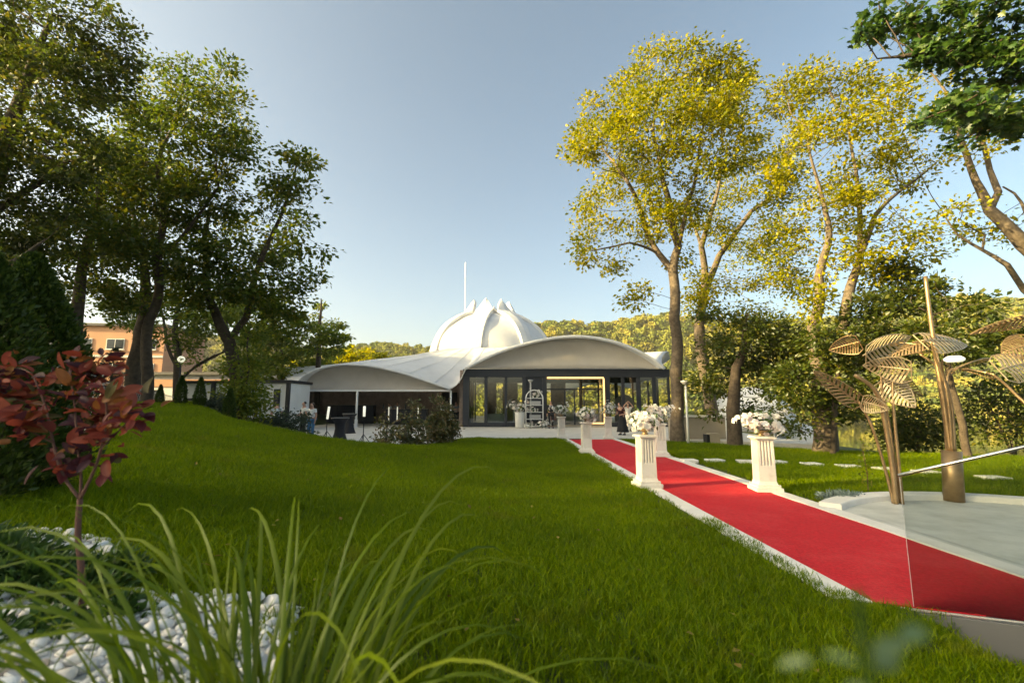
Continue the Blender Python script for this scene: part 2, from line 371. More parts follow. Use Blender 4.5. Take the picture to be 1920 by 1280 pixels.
def scatter(name, V, F, dens, label, coll, smin, smax, seed, hsc=None, tilt=.25, mat=None):
    att = {'dens': dens}
    if hsc is not None: att['hsc'] = hsc
    else: att['hsc'] = np.ones(len(V))
    me = np_mesh(name, V, F, vattr=att); o = link(name, me, mat); tag(o, label, 'grass', kind='stuff')
    ng = bpy.data.node_groups.new(name + '_scatter', 'GeometryNodeTree')
    ng.interface.new_socket('Geometry', in_out='INPUT', socket_type='NodeSocketGeometry')
    ng.interface.new_socket('Geometry', in_out='OUTPUT', socket_type='NodeSocketGeometry')
    N = ng.nodes; L = ng.links
    gi = N.new('NodeGroupInput'); go = N.new('NodeGroupOutput')
    dp = N.new('GeometryNodeDistributePointsOnFaces'); dp.distribute_method = 'RANDOM'; dp.inputs['Seed'].default_value = seed
    na = N.new('GeometryNodeInputNamedAttribute'); na.data_type = 'FLOAT'; na.inputs[0].default_value = 'dens'
    nh = N.new('GeometryNodeInputNamedAttribute'); nh.data_type = 'FLOAT'; nh.inputs[0].default_value = 'hsc'
    ip = N.new('GeometryNodeInstanceOnPoints'); ci = N.new('GeometryNodeCollectionInfo'); ci.inputs[0].default_value = coll
    ci.inputs[1].default_value = True; ci.inputs[2].default_value = True; ip.inputs['Pick Instance'].default_value = True
    rr = N.new('FunctionNodeRandomValue'); rr.data_type = 'FLOAT_VECTOR'; rr.inputs[0].default_value = (-tilt, -tilt, 0); rr.inputs[1].default_value = (tilt, tilt, 6.283)
    rs = N.new('FunctionNodeRandomValue'); rs.data_type = 'FLOAT'; rs.inputs[2].default_value = smin; rs.inputs[3].default_value = smax
    mu = N.new('ShaderNodeMath'); mu.operation = 'MULTIPLY'
    L.new(gi.outputs[0], dp.inputs['Mesh']); L.new(na.outputs[0], dp.inputs['Density']); L.new(dp.outputs['Points'], ip.inputs['Points'])
    L.new(ci.outputs[0], ip.inputs['Instance']); L.new(rr.outputs[0], ip.inputs['Rotation'])
    L.new(rs.outputs[1], mu.inputs[0]); L.new(nh.outputs[0], mu.inputs[1]); L.new(mu.outputs[0], ip.inputs['Scale'])
    L.new(ip.outputs[0], go.inputs[0])
    md = o.modifiers.new('scatter', 'NODES'); md.node_group = ng
    return o
dist = np.hypot(X, Y)
d_ = edge_dist(X, Y)
dens = np.interp(dist, [0, 3, 8, 16, 26, 34], [420, 400, 260, 170, 120, 60])
dens = dens * (d_ > .12) * (X < curb_x(Y) - .33) * (np.abs(X) < 1.25 * np.maximum(Y, 0) + 2.5) * (Y > -.6) * ~bed_mask(X, Y)
front = (Y < rail_y(X) - .12) & (X >= curb_x(Y) - .33); dens = np.where(front & (X < 3.6) & (Y > .5), 400, dens)
hs = np.interp(dist, [0, 3, 8, 20], [.85, .8, .8, .95])
scatter('grass', V, F[keep], dens, 'short mown green grass of the mounded lawn left of the red carpet', clumps, .75, 1.35, 3, hs)
dens2 = np.interp(np.hypot(X2, Y2), [0, 6, 14, 24], [320, 260, 150, 110]) * ((Y2 < right_edge(X2) + .4)) * (X2 > 5.32 - .012 * Y2) * (X2 < 1.3 * np.maximum(Y2, 0) + 2)
dens2 = np.where(plaza_mask(X2, Y2) | (np.hypot(X2 - PLAZA_C[0], Y2 - PLAZA_C[1]) < PLAZA_R + .4), 0, dens2)
scatter('lakeside_grass', V2, F2[keep2], dens2, 'short green grass of the flat lawn between the carpet and the lake', clumps, .75, 1.3, 4, np.full(len(V2), 1.15))
# grass at the foot of the glass railing, near right
V3, F3, X3, Y3 = grid(np.arange(3.4, 6.6, .1), np.arange(1.0, 3.9, .1), lambda x, y: -.30 + 0 * x + .02 * np.sin(3 * x + 2 * y) + .06 * sstep(3.3, 1.2, y))
link('verge', np_mesh('verge', V3, F3, smooth=True), M['soil'])['kind'] = 'structure'
scatter('verge_grass', V3, F3, np.where(Y3 < rail_y(X3) - .10, 420., 0.), 'longer rough grass in front of the glass railing at lower right', clumps, .8, 1.3, 9, np.full(len(V3), 1.1))

# paved terrace, carpet path, plaza -----------------------------------------
poly = [(float(a), float(b)) for a, b in zip(BX, BY)] + [(5.2, 22.0), (6.3, 21.6), (8.5, 20.7), (12.6, 18.6), (13.6, 40), (13.6, 57), (-22, 62), (-26, 50)]
mb = MB(); mb.prism(poly, -.35, 0.0); mb.build('terrace_paving', M['paving'])['kind'] = 'structure'
def strip(name, xa, xb, y0, y1, z0, z1, mat, n=14):
    mb = MB(); V = []; F = []
    for i in range(n + 1):
        ya, yb = (q + y0 + (y1 - q - y0) * i / n for q in (rail_y(xa(4)), rail_y(xb(4))))
        V += [(xa(ya), ya, z0), (xb(yb), yb, z0), (xb(yb), yb, z1), (xa(ya), ya, z1)]
    for i in range(n):
        a = 4 * i; b = a + 4
        F += [(a, a + 1, b + 1, b), (a + 1, a + 2, b + 2, b + 1), (a + 2, a + 3, b + 3, b + 2), (a + 3, a, b, b + 3)]
    F += [(0, 3, 2, 1), (4 * n, 4 * n + 1, 4 * n + 2, 4 * n + 3)]
    mb.add(V, F); o = mb.build(name, mat); o['kind'] = 'structure'; return o
cl = lambda y: float(curb_x(y)); cr_ = lambda y: 4.86 - .0145 * y
strip('path', lambda y: cl(y) - .02, lambda y: cr_(y) + .02, .0, 22.2, -.2, .012, M['paving'])
strip('kerb_left', lambda y: cl(y) - .30, lambda y: cl(y) - .022, .0, 22.0, -.2, .035, M['white_stone'])
strip('kerb_right', lambda y: cr_(y) + .022, lambda y: cr_(y) + .27, .0, 22.0, -.2, .035, M['white_stone'])
wv = lambda y, k: .007 * math.sin(y * 1.9 + k) + .005 * math.sin(y * 4.7 + 2 * k)
o = strip('red_carpet', lambda y: cl(y) + wv(y, 0), lambda y: cr_(y) + wv(y, 2), .012, 21.0, .016, .026, M['carpet'], 90)
del o['kind']; tag(o, 'long red carpet running along the path to the glass entrance', 'carpet')
# round plaza at right
n = 40; pts = []

arc = [(PLAZA_C[0] + PLAZA_R * math.cos(a), PLAZA_C[1] + PLAZA_R * math.sin(a)) for a in np.linspace(0, R(135), n)]
mb = MB(); mb.prism(arc + [(cr_(6) + .275, PLAZA_C[1])], -.3, .006); mb.prism([(cr_(6) + .275, PLAZA_C[1]), (cr_(2) + .275, 2.6), (11.5, 2.6), (11.5, PLAZA_C[1])], -.3, .006); mb.build('plaza', M['plaza_stone'])['kind'] = 'structure'
mb = MB(); Vv = []; Ff = []
angs = np.linspace(-.25, R(134), 46)
for a in angs:
    for rr_, zz in ((PLAZA_R, -.1), (PLAZA_R, .085), (PLAZA_R + .015, .10), (PLAZA_R + .29, .10), (PLAZA_R + .30, .085), (PLAZA_R + .30, -.1)):
        Vv.append((PLAZA_C[0] + rr_ * math.cos(a), PLAZA_C[1] + rr_ * math.sin(a), zz))
for i in range(len(angs) - 1):
    for k in range(5): Ff.append((i * 6 + k, i * 6 + k + 1, i * 6 + 7 + k, i * 6 + 6 + k))
Ff += [tuple(range(6)), tuple(range(6 * len(angs) - 6, 6 * len(angs)))[::-1]]
mb.add(Vv, Ff); tag(mb.build('stone_rim', M['white_stone']), 'curved pale stone rim round the back of the small plaza', 'kerb')
# joint lines beside the path on the plaza
for dx in (.34, .44):
    mb = MB(); mb.add([(cr_(7) + dx, 7.1, .010), (cr_(7) + dx + .012, 7.1, .010), (cr_(2) + dx + .012, 2, .010), (cr_(2) + dx, 2, .010)], [(0, 1, 2, 3)])
    mb.build('drain_line', M['grey_metal'])['kind'] = 'structure'
# stepping stones in the lakeside lawn
spots = [(1292, 864), (1340, 864), (1400, 866), (1457, 867), (1522, 871), (1590, 875), (1658, 880), (1736, 886), (1862, 897)]
names = ['nearest the carpet', 'second from the carpet', 'third from the carpet', 'just right of the front flower column', 'fifth from the carpet',
         'sixth from the carpet', 'left of the gold leaf stems', 'behind the thick gold stem', 'furthest right beyond the gold stems']
for k, ((a, b), nm) in enumerate(zip(spots, names)):
    p = gnd(a, b, .03); mb = MB(); wj = .40 + .04 * ((k * 7) % 3); mb.box((0, 0, 0), (wj, .36, .09))
    o = mb.build('stepping_stone', M['white_stone'], bevel=.012, loc=(p.x, p.y, .035), rot=(0, 0, .18 * math.sin(k * 2.3)))
    tag(o, 'white stepping stone in the lakeside lawn, ' + nm, 'stepping stone', 'stepping stones across the lakeside lawn')
# forest on the far hill: one mass
def far_crown(seed):
    g = np.random.default_rng(seed); n = 1000
    u = g.normal(size=(n, 3)); u /= np.linalg.norm(u, axis=1)[:, None]; r = g.uniform(.55, 1.0, (n, 1)) ** .6
    c = u * r * np.array([1, 1, 1.15]) + np.array([0, 0, 1.1]); c += .18 * np.sin(c * 5 + seed)
    d = g.normal(size=(n, 3)); d /= np.linalg.norm(d, axis=1)[:, None]; e = np.cross(d, g.normal(size=(n, 3))); e /= np.linalg.norm(e, axis=1)[:, None]
    s = g.uniform(.08, .17, (n, 1)); Vv = np.stack([c - d * s, c + e * s, c + d * s, c - e * s], 1).reshape(-1, 3)
    Ff = np.arange(n * 4).reshape(n, 4)
    me = np_mesh('forest_crown', Vv, Ff, rnd=np.clip(g.uniform(0, 1) * .6 + .4 * g.uniform(size=n), 0, 1)); me.materials.append(M['leaf_forest'])
    return bpy.data.objects.new('forest_crown', me)
crowns = bpy.data.collections.new('forest_crowns')
for k in range(6): crowns.objects.link(far_crown(60 + k))
Vh, Fh, Xh, Yh = grid(np.linspace(-330, 520, 110), np.linspace(192, 380, 40), lambda x, y: ground_z(x, y) - .5)
o = scatter('forest', Vh, Fh, np.full(len(Vh), .036), 'sunlit autumn-tinged forest covering the far hillside across the lake', crowns, 2.0, 6.2, 5, tilt=.15)
o['category'] = 'forest'

# thin golden-hour haze over the valley
hm = bpy.data.materials.new('haze'); hm.use_nodes = True; ht = hm.node_tree; ht.nodes.clear(); ho = ht.nodes.new('ShaderNodeOutputMaterial'); hv = ht.nodes.new('ShaderNodeVolumePrincipled')
hv.inputs['Color'].default_value = (.95, .92, .85, 1); hv.inputs['Density'].default_value = .00026; hv.inputs['Anisotropy'].default_value = .2; ht.links.new(hv.outputs[0], ho.inputs['Volume'])
mb = MB(); mb.box((50, 290, 38), (1540, 860, 124)); hz = mb.build('haze', hm); hz['kind'] = 'stuff'; hz['label'] = 'thin warm haze hanging over the valley and far hill'; hz['category'] = 'haze'

# ================================================================== TREES
def colonize(P, par, attrs, step, kill, infl, iters, g):
    "space colonisation: grow nodes P (list) with parents par towards attraction points"
    P = [np.array(p, float) for p in P]; par = list(par)
    A = np.array(attrs, float); PN = np.array(P)
    D = np.linalg.norm(A[:, None] - PN[None], axis=2); near = D.argmin(1); nd = D.min(1)
    alive = nd > kill
    for it in range(iters):
        sel = alive & (nd < infl)
        if not sel.any(): break
        idx = near[sel]; dirs = A[sel] - np.array(P)[idx]; dirs /= np.linalg.norm(dirs, axis=1)[:, None] + 1e-9
        un, inv = np.unique(idx, return_inverse=True); S = np.zeros((len(un), 3)); np.add.at(S, inv, dirs)
        S += g.normal(scale=.18, size=S.shape); ln = np.linalg.norm(S, axis=1)[:, None]; S = S / (ln + 1e-9)
        new = np.array(P)[un] + S * step; b = len(P)
        P += list(new); par += list(un)
        D = np.linalg.norm(A[:, None] - new[None], axis=2); j = D.argmin(1); dm = D.min(1)
        up = dm < nd; nd = np.where(up, dm, nd); near = np.where(up, b + j, near)
        alive &= nd > kill
        if len(P) > 9000: break
    return np.array(P), np.array(par)

def leaf_quads(pos, d, size, g, width=.30, up=.7, fold=.10):
    n = len(pos); r = g.normal(size=(n, 3)); r[:, 2] += up * 2.0
    side = np.cross(d, r); side /= np.linalg.norm(side, axis=1)[:, None] + 1e-9; nr = np.cross(side, d)
    s = size[:, None]
    V = np.stack([pos, pos + d * s * .48 + side * s * width + nr * s * fold, pos + d * s, pos + d * s * .48 - side * s * width + nr * s * fold], 1).reshape(-1, 3)
    b = np.arange(n)[:, None] * 4
    F = np.stack([b + [0, 1, 2], b + [0, 2, 3]], 1).reshape(-1, 3)
    return V, F
def unit(a): return a / (np.linalg.norm(a, axis=-1)[..., None] + 1e-9)

def limb_mesh(name, P, par, rad):
    n = len(P); ch = [[] for _ in range(n)]
    for i in range(n):
        if par[i] >= 0: ch[par[i]].append(i)
    main = np.full(n, -1)
    for i in range(n):
        if ch[i]: main[i] = max(ch[i], key=lambda c: rad[c])
    D = np.zeros((n, 3))
    for i in range(n):
        if par[i] >= 0:
            d = P[i] - P[par[i]]
            if main[i] >= 0: d = unit(d) + unit(P[main[i]] - P[i])
            D[i] = unit(d)
        elif main[i] >= 0: D[i] = unit(P[main[i]] - P[i])
    allV = []; allF = []; off = 0
    idx = np.array([i for i in range(n) if par[i] >= 0])
    for lo, hi, k in ((.07, 9, 9), (.02, .07, 5), (0, .02, 3)):
        e = idx[(rad[idx] >= lo) & (rad[idx] < hi)]
        if not len(e): continue
        pa = par[e]; cont = main[pa] == e
        d0 = np.where(cont[:, None], D[pa], unit(P[e] - P[pa])); r0 = np.where(cont, rad[pa], np.minimum(rad[e] * 1.15, rad[pa]))
        def ring(c, d, r):
            ref = np.where(np.abs(d[:, :1]) < .8, np.array([[1., 0, 0]]), np.array([[0, 1., 0]]))
            a = unit(np.cross(d, ref)); b = np.cross(d, a)
            t = np.arange(k) / k * 2 * math.pi
            return c[:, None] + (a[:, None] * np.cos(t)[None, :, None] + b[:, None] * np.sin(t)[None, :, None]) * r[:, None, None]
        V = np.concatenate([ring(P[pa], d0, r0), ring(P[e], D[e], rad[e])], 1).reshape(-1, 3)
        b = (np.arange(len(e)) * 2 * k)[:, None, None]; q = np.arange(k); q2 = (q + 1) % k
        F = (b + np.stack([q, q2, q2 + k, q + k], -1)[None]).reshape(-1, 4) + off
        allV.append(V); allF.append(F); off += len(V)
    return np_mesh(name, np.concatenate(allV), np.concatenate(allF), smooth=True)

def make_tree(stems, lobes, n_attr, n_leaf, leaf_size, seed, step=.45, kill=.7, infl=5.0, spread=.28, droop=.25, tip_r=.011, expo=2.3, base=None, flat=1.0, up=.7, width=.30):
    """stems: list of [(x,y,z,r),...]; every stem after the first starts at the nearest node already there.
    returns (limb mesh, leaf mesh) relative to base"""
    g = np.random.default_rng(seed); P = []; par = []; minr = []
    for si, st in enumerate(stems):
        prev = -1
        if si: prev = int(np.argmin([np.linalg.norm(np.array(st[0][:3]) - q) for q in P]))
        for k in range(len(st)):
            a = np.array(st[k][:3], float)
            if k == 0:
                if si: continue
                P.append(a); par.append(-1); minr.append(st[k][3]); prev = 0; continue
            o = P[prev]; r0 = minr[prev] if k > 1 or si == 0 else min(minr[prev], st[0][3]); L = np.linalg.norm(a - o); m = max(1, int(round(L / step))); side = g.normal(size=3) * .035 * L
            for j in range(1, m + 1):
                t = j / m; P.append(o + (a - o) * t + side * math.sin(math.pi * t)); par.append(prev); minr.append(r0 + (st[k][3] - r0) * t); prev = len(P) - 1
    ns = len(P)
    vol = np.array([l[3] * l[4] * l[5] for l in lobes]) ** .75; pick = g.choice(len(lobes), n_attr, p=vol / vol.sum())
    u = unit(g.normal(size=(n_attr, 3))) * (g.uniform(.1, 1, (n_attr, 1)) ** (1 / 2.4)); Lb = np.array(lobes, float)
    attrs = Lb[pick, :3] + u * Lb[pick, 3:6]
    P, par = colonize(P, par, attrs, step, kill, infl, 130, g)
    n = len(P); nch = np.zeros(n, int); q = np.full(n, 0.0)
    for i in range(n - 1, 0, -1):
        if nch[i] == 0: q[i] = tip_r ** expo
        q[par[i]] += q[i]; nch[par[i]] += 1
    rad = q ** (1 / expo)
    mr = np.zeros(n); mr[:ns] = minr; rad = np.where(np.arange(n) < ns, np.maximum(mr, np.minimum(rad, mr * 1.15)), np.minimum(rad, .12))
    for i in range(ns, n): rad[i] = min(rad[i], rad[par[i]])
    b = np.array(P[0] if base is None else base)
    limbs = limb_mesh('trunk', P - b, par, rad)
    # leaves hang in sprays round the twig ends
    tips = np.where((nch == 0) & (np.arange(n) >= ns))[0]; par_t = par[tips]; gp = par[par_t]
    pool = np.concatenate([tips, tips, tips, par_t, gp]); pool = pool[pool >= ns // 2]
    dens = g.uniform(0, 1, n) ** 1.6 * 2 + .08; wt = dens[pool]; c = g.choice(pool, n_leaf, p=wt / wt.sum())
    out = unit(P[c] - P[par[c]])
    off = g.normal(size=(n_leaf, 3)) * spread * np.array([1, 1, .62 * flat]); pos = P[c] + out * spread * .4 + off; pos[:, 2] -= droop * spread * np.abs(g.normal(size=n_leaf))
    d = unit(unit(off) * .9 + out * .5 + g.normal(size=(n_leaf, 3)) * .45 + np.array([0, 0, -droop]))
    V, F = leaf_quads(pos - b, d, leaf_size * g.uniform(.5, 1.45, n_leaf), g, up=up, width=width)
    tint = np.clip(.25 * g.uniform(size=n)[c] + .75 * g.uniform(size=n_leaf) ** 1.5, 0, 1)
    return limbs, np_mesh('crown', V, F, rnd=np.repeat(tint, 2)), Vector(b)
def place_tree(name, label, cat, meshes, bark, leaf, group=None, loc=None, rz=0.0, scale=None):
    lm, cm, b = meshes
    t = thing(name, label, cat, b if loc is None else loc, rz, group)
    link('trunk', lm, bark, t); link('crown', cm, leaf, t)
    if scale: t.scale = (scale,) * 3
    return t
def LB(px, py, Y, rpx, k=1.0, dy=0.0, fy=1.0):
    c = at(px, py, Y + dy); r = rpx / FPX * Y * k
    return (c.x, c.y, c.z, r, r * fy, r)
def lobes_px(lst, Y, seed, k=1.0, fy=1.15, jit=.10):
    g = np.random.default_rng(seed); return [LB(a, b, Y, r, k, dy=g.uniform(-jit, jit) * Y, fy=fy) for a, b, r in lst]
def stem_px(lst, Y, wob=0.0, seed=0):
    g = np.random.default_rng(seed); out = []
    for i, (a, b, r) in enumerate(lst):
        p = at(a, b, Y + (g.uniform(-wob, wob) if i else 0)); out.append((p.x, p.y, p.z, r))
    return out
def set_base(stem, z): stem[0] = (stem[0][0], stem[0][1], z, stem[0][3]); return stem
LG = 'trees of the left grove'; RG = 'trees on the lakeside lawn'

# -- right: tall golden maple by the terrace corner
Y = 20.0
st = [set_base(stem_px([(1271, 828, .34), (1269, 790, .28), (1267, 700, .255), (1264, 600, .23), (1262, 513, .21), (1272, 462, .17), (1254, 377, .14), (1240, 330, .11), (1226, 260, .07), (1240, 170, .04)], Y), -.05),
      stem_px([(1262, 513, .15), (1235, 476, .14), (1207, 415, .12), (1179, 345, .08), (1130, 280, .05)], Y, .8, 1), stem_px([(1272, 462, .1), (1290, 380, .09), (1310, 290, .06), (1330, 210, .04)], Y, .8, 2),
      stem_px([(1235, 476, .07), (1180, 455, .05), (1110, 470, .03)], Y, .6, 3)]
lob = lobes_px([(1250, 130, 58), (1190, 170, 55), (1130, 225, 55), (1095, 265, 40), (1310, 170, 68), (1375, 185, 52), (1230, 240, 80), (1330, 275, 75), (1150, 330, 50), (1105, 395, 42), (1165, 430, 42),
                (1095, 465, 36), (1150, 495, 34), (1230, 400, 45), (1190, 545, 22), (1400, 270, 50), (1300, 400, 38), (1205, 300, 60), (1245, 95, 26), (1285, 480, 20)], Y, 11)
place_tree('maple_tree', 'tall maple with sunlit golden crown and bare trunk beside the glass pavilion', 'tree', make_tree(st, lob, 1237, 30000, 0.158, 101, step=.42, kill=0.60, spread=0.30, flat=.75), M['bark_pale'], M['leaf_gold'], RG)
# -- right: second maple just behind it
Y = 25.0
st = [set_base(stem_px([(1345, 810, .36), (1322, 700, .31), (1311, 612, .28), (1320, 546, .22), (1315, 462, .16), (1343, 368, .1), (1350, 300, .06)], Y), -.3), stem_px([(1320, 546, .2), (1348, 480, .17), (1409, 396, .12), (1456, 350, .07), (1480, 300, .04)], Y, 1, 4),
      stem_px([(1315, 462, .1), (1300, 420, .08), (1285, 380, .05)], Y, 1, 5)]
lob = lobes_px([(1340, 430, 42), (1400, 470, 45), (1455, 420, 50), (1330, 545, 42), (1395, 545, 55), (1460, 520, 50), (1290, 575, 25), (1440, 330, 48), (1480, 270, 40), (1370, 360, 35), (1370, 600, 40), (1430, 600, 40)], Y, 12)
place_tree('maple_tree', 'thinner golden maple with forked limbs right behind the tall maple trunk', 'tree', make_tree(st, lob, 660, 14000, 0.165, 102, step=.5, kill=0.76, spread=0.36, flat=.75), M['bark_pale'], M['leaf_gold'], RG)
# -- right: airy two-stemmed tree on the lawn edge
Y = 15.7
st = [set_base(stem_px([(1545, 848, .40), (1543, 790, .33), (1541, 710, .29), (1524, 610, .19), (1535, 520, .15), (1552, 460, .12), (1548, 400, .085), (1530, 330, .055), (1515, 270, .03)], Y), -.1),
      stem_px([(1541, 710, .22), (1583, 600, .19), (1600, 520, .14), (1613, 475, .12), (1640, 405, .08), (1700, 350, .05), (1755, 305, .025)], Y, .6, 6), stem_px([(1613, 475, .1), (1612, 400, .08), (1605, 320, .06), (1590, 230, .04)], Y, .6, 7)]
lob = lobes_px([(1540, 140, 48), (1480, 175, 50), (1600, 165, 48), (1660, 200, 42), (1560, 240, 55), (1490, 265, 55), (1640, 290, 55), (1450, 330, 42), (1560, 350, 55), (1700, 320, 48), (1620, 390, 55), (1500, 420, 52),
                (1690, 430, 45), (1740, 460, 38), (1465, 490, 40), (1580, 480, 45), (1650, 520, 45), (1520, 560, 42), (1700, 150, 25), (1760, 300, 30)], Y, 13)
place_tree('ash_tree', 'airy two-stemmed tree with pale sunlit upper limbs behind the gold stems', 'tree', make_tree(st, lob, 1072, 17000, 0.135, 103, step=.36, kill=0.54, spread=0.26, flat=.75), M['bark_pale'], M['leaf_gold'], RG)
# -- right: dark tree with low spreading foliage left of it
Y = 18.0
st = [set_base(stem_px([(1378, 842, .30), (1374, 770, .25), (1380, 690, .18), (1395, 630, .1), (1400, 590, .06)], Y), -.1)]
lob = lobes_px([(1340, 645, 38), (1400, 630, 48), (1455, 640, 48), (1370, 700, 50), (1440, 700, 40), (1345, 760, 28), (1420, 770, 30), (1318, 700, 22), (1500, 660, 42), (1330, 590, 20)], Y, 14)
place_tree('linden_tree', 'low dark green tree with stout black trunk behind the front right flower column', 'tree', make_tree(st, lob, 535, 10166, 0.157, 104, step=.36, kill=0.54, spread=0.26, flat=.75), M['bark'], M['leaf_deep'], RG)
Y = 15.0
st = [set_base(stem_px([(1560, 846, .10), (1565, 760, .08), (1575, 690, .05)], Y), -.1)]
lob = lobes_px([(1500, 720, 42), (1510, 775, 38), (1560, 760, 40), (1475, 790, 26), (1600, 720, 40), (1560, 680, 40), (1520, 650, 40)], Y, 24)
place_tree('linden_tree', 'leafy dark undergrowth tree with drooping boughs round the lakeside trunk', 'tree', make_tree(st, lob, 495, 8602, 0.142, 124, step=.34, kill=0.49, spread=0.24, flat=.75), M['bark'], M['leaf_deep'], RG)
# -- right: dark dense tree behind the gold leaf sculptures
Y = 14.0
st = [set_base(stem_px([(1818, 868, .11), (1806, 800, .10), (1785, 730, .09), (1775, 660, .07), (1750, 590, .05)], Y), -.1)]
lob = lobes_px([(1650, 600, 50), (1720, 560, 50), (1790, 585, 42), (1835, 575, 28), (1700, 640, 50), (1780, 650, 45), (1625, 660, 40), (1570, 630, 40), (1850, 640, 35), (1690, 510, 35)], Y, 15)
place_tree('elm_tree', 'dark dense tree with thin bent trunk standing behind the gold leaf sculptures', 'tree', make_tree(st, lob, 618, 11730, 0.142, 105, step=.34, kill=0.49, spread=0.24, flat=.75), M['bark'], M['leaf_deep'], RG)
# -- right: nearly bare tree leaning in from the right edge
Y = 16.0
st = [set_base(stem_px([(2060, 880, .42), (2030, 640, .36), (1975, 510, .3), (1920, 459, .24), (1856, 394, .18), (1830, 340, .12), (1814, 295, .10), (1790, 200, .06), (1740, 130, .03)], Y), -.3),
      stem_px([(1856, 394, .12), (1872, 360, .11), (1856, 319, .09), (1837, 253, .07), (1850, 180, .04)], Y, .3, 8),
      stem_px([(2000, 620, .12), (1920, 544, .10), (1889, 497, .09), (1842, 469, .06), (1795, 440, .04), (1767, 398, .02)], Y, .3, 9), stem_px([(1842, 469, .04), (1847, 440, .035), (1800, 410, .02)], Y, .2, 10),
      stem_px([(1975, 510, .08), (1935, 430, .07), (1915, 380, .05), (1880, 350, .03)], Y, .2, 11)]
lob = lobes_px([(1740, 150, 40), (1800, 130, 50), (1690, 250, 45), (1760, 220, 50), (1840, 220, 50), (1780, 390, 40), (1760, 430, 30), (1880, 420, 50), (1880, 250, 40)], Y, 16)
place_tree('bare_tree', 'almost leafless tree with orange-lit curving limbs at right edge', 'tree', make_tree(st, lob, 260, 2600, .15, 106, step=.4, kill=.7, tip_r=.012), M['bark_pale'], M['leaf_gold'], RG)
# -- right: near maple whose boughs hang into the top corner
Y = 6.0
st = [[(9.4, 5.0, -.1, .30), (9.3, 5.0, 3.0, .26), (8.9, 5.2, 5.2, .2), (7.8, 5.6, 6.4, .12), (6.2, 6.0, 6.7, .06), (5.3, 6.0, 6.6, .010)], [(8.9, 5.2, 5.2, .1), (7.9, 5.6, 5.5, .07), (6.6, 5.9, 5.5, .015)], [(8.9, 5.2, 5.2, .12), (9.0, 6.5, 8.0, .08)]]
lob = lobes_px([(1640, 40, 42), (1600, 50, 22), (1720, 30, 45), (1800, 35, 55), (1880, 50, 60), (1765, 85, 40), (1850, 125, 55), (1900, 170, 50), (1740, 222, 30), (1800, 205, 40), (1860, 215, 42), (1905, 230, 40), (1702, 238, 20), (1785, 270, 26), (1640, 75, 22)], Y, 17, fy=1.4)
ml = make_tree(st, lob, 420, 100, .1, 107, step=.2, kill=.22, infl=4.0, spread=.1)
# proper lobed maple leaves for this near tree
def maple_leaf_mesh(name, ml, lob, n, size, seed):
    g = np.random.default_rng(seed); prof = [(0, 0), (.18, -.02), (.36, -.10), (.30, .16), (.52, .30), (.27, .42), (.30, .66), (.10, .62), (0, 1.0)]
    prof = prof + [(-a, b) for a, b in prof[-2:0:-1]]; k = len(prof); pr = np.array(prof)
    me = ml[0]; co = np.zeros(len(me.vertices) * 3, np.float32); me.vertices.foreach_get('co', co); co = co.reshape(-1, 3)
    bw = np.array(ml[2]); okl = np.zeros(len(co), bool)
    for l in lob: okl |= np.linalg.norm((co + bw - np.array(l[:3])) / np.array(l[3:6]), axis=1) < 1.15
    cand = np.where(okl)[0]; c = g.choice(cand, n); pos = co[c] + g.normal(size=(n, 3)) * np.array([.085, .085, .07])
    nr = unit(g.normal(size=(n, 3)) * .55 + np.array([-.1, -.25, .9])); d = unit(np.cross(nr, g.normal(size=(n, 3)))); d = unit(d + np.array([0, 0, -.35])); s = unit(np.cross(d, nr)); nr = np.cross(s, d)
    sz = size * g.uniform(.6, 1.25, n)
    V = pos[:, None] + (s[:, None] * pr[None, :, :1] + d[:, None] * pr[None, :, 1:] + nr[:, None] * (-.22 * np.abs(pr[None, :, :1]) - .12 * pr[None, :, 1:] ** 2)) * sz[:, None, None]
    ctr = pos + d * sz[:, None] * .3; V = np.concatenate([V, ctr[:, None]], 1).reshape(-1, 3)
    q = np.arange(k); F = (np.arange(n)[:, None, None] * (k + 1) + np.stack([np.full(k, k), q, (q + 1) % k], -1)[None]).reshape(-1, 3)
    return np_mesh(name, V, F, rnd=np.repeat(g.uniform(size=n) ** 1.4, k))
place_tree('maple_tree', 'near maple boughs with large lobed leaves hanging into the top right corner', 'tree', (ml[0], maple_leaf_mesh('crown', ml, lob, 5200, .098, 5), ml[2]), M['bark'], M['leaf_near'], RG)
# -- right: bushes on the lake bank behind the plaza
for k, (px, py, r, Yb, lab) in enumerate([(1890, 760, 70, 15.5, 'dark bank shrub at the right edge beyond the plaza lawn'), (1720, 800, 45, 17.0, 'small dark bank shrub between the two gold leaf sculptures')]):
    c = at(px, py, Yb); rr_ = r / FPX * Yb; b0 = at(px, 900, Yb); zb = min(-.2, c.z - rr_)
    st = [[(c.x, Yb, zb - .6, .05), (c.x, Yb, c.z, .03)], [(c.x, Yb, zb, .04), (c.x - rr_ * .5, Yb, c.z, .02)], [(c.x, Yb, zb, .04), (c.x + rr_ * .5, Yb + .3, c.z, .02)]]
    lob = [(c.x, Yb, c.z, rr_, rr_, rr_), (c.x - rr_ * .7, Yb, c.z - rr_ * .4, rr_ * .7, rr_ * .7, rr_ * .6), (c.x + rr_ * .7, Yb, c.z - rr_ * .3, rr_ * .7, rr_ * .7, rr_ * .6)]
    t = place_tree('bank_shrub', lab, 'shrub', make_tree(st, lob, 260, 4200, .13, 130 + k, step=.25, kill=.35), M['bark'], M['leaf_deep'], 'shrubs on the lake bank')

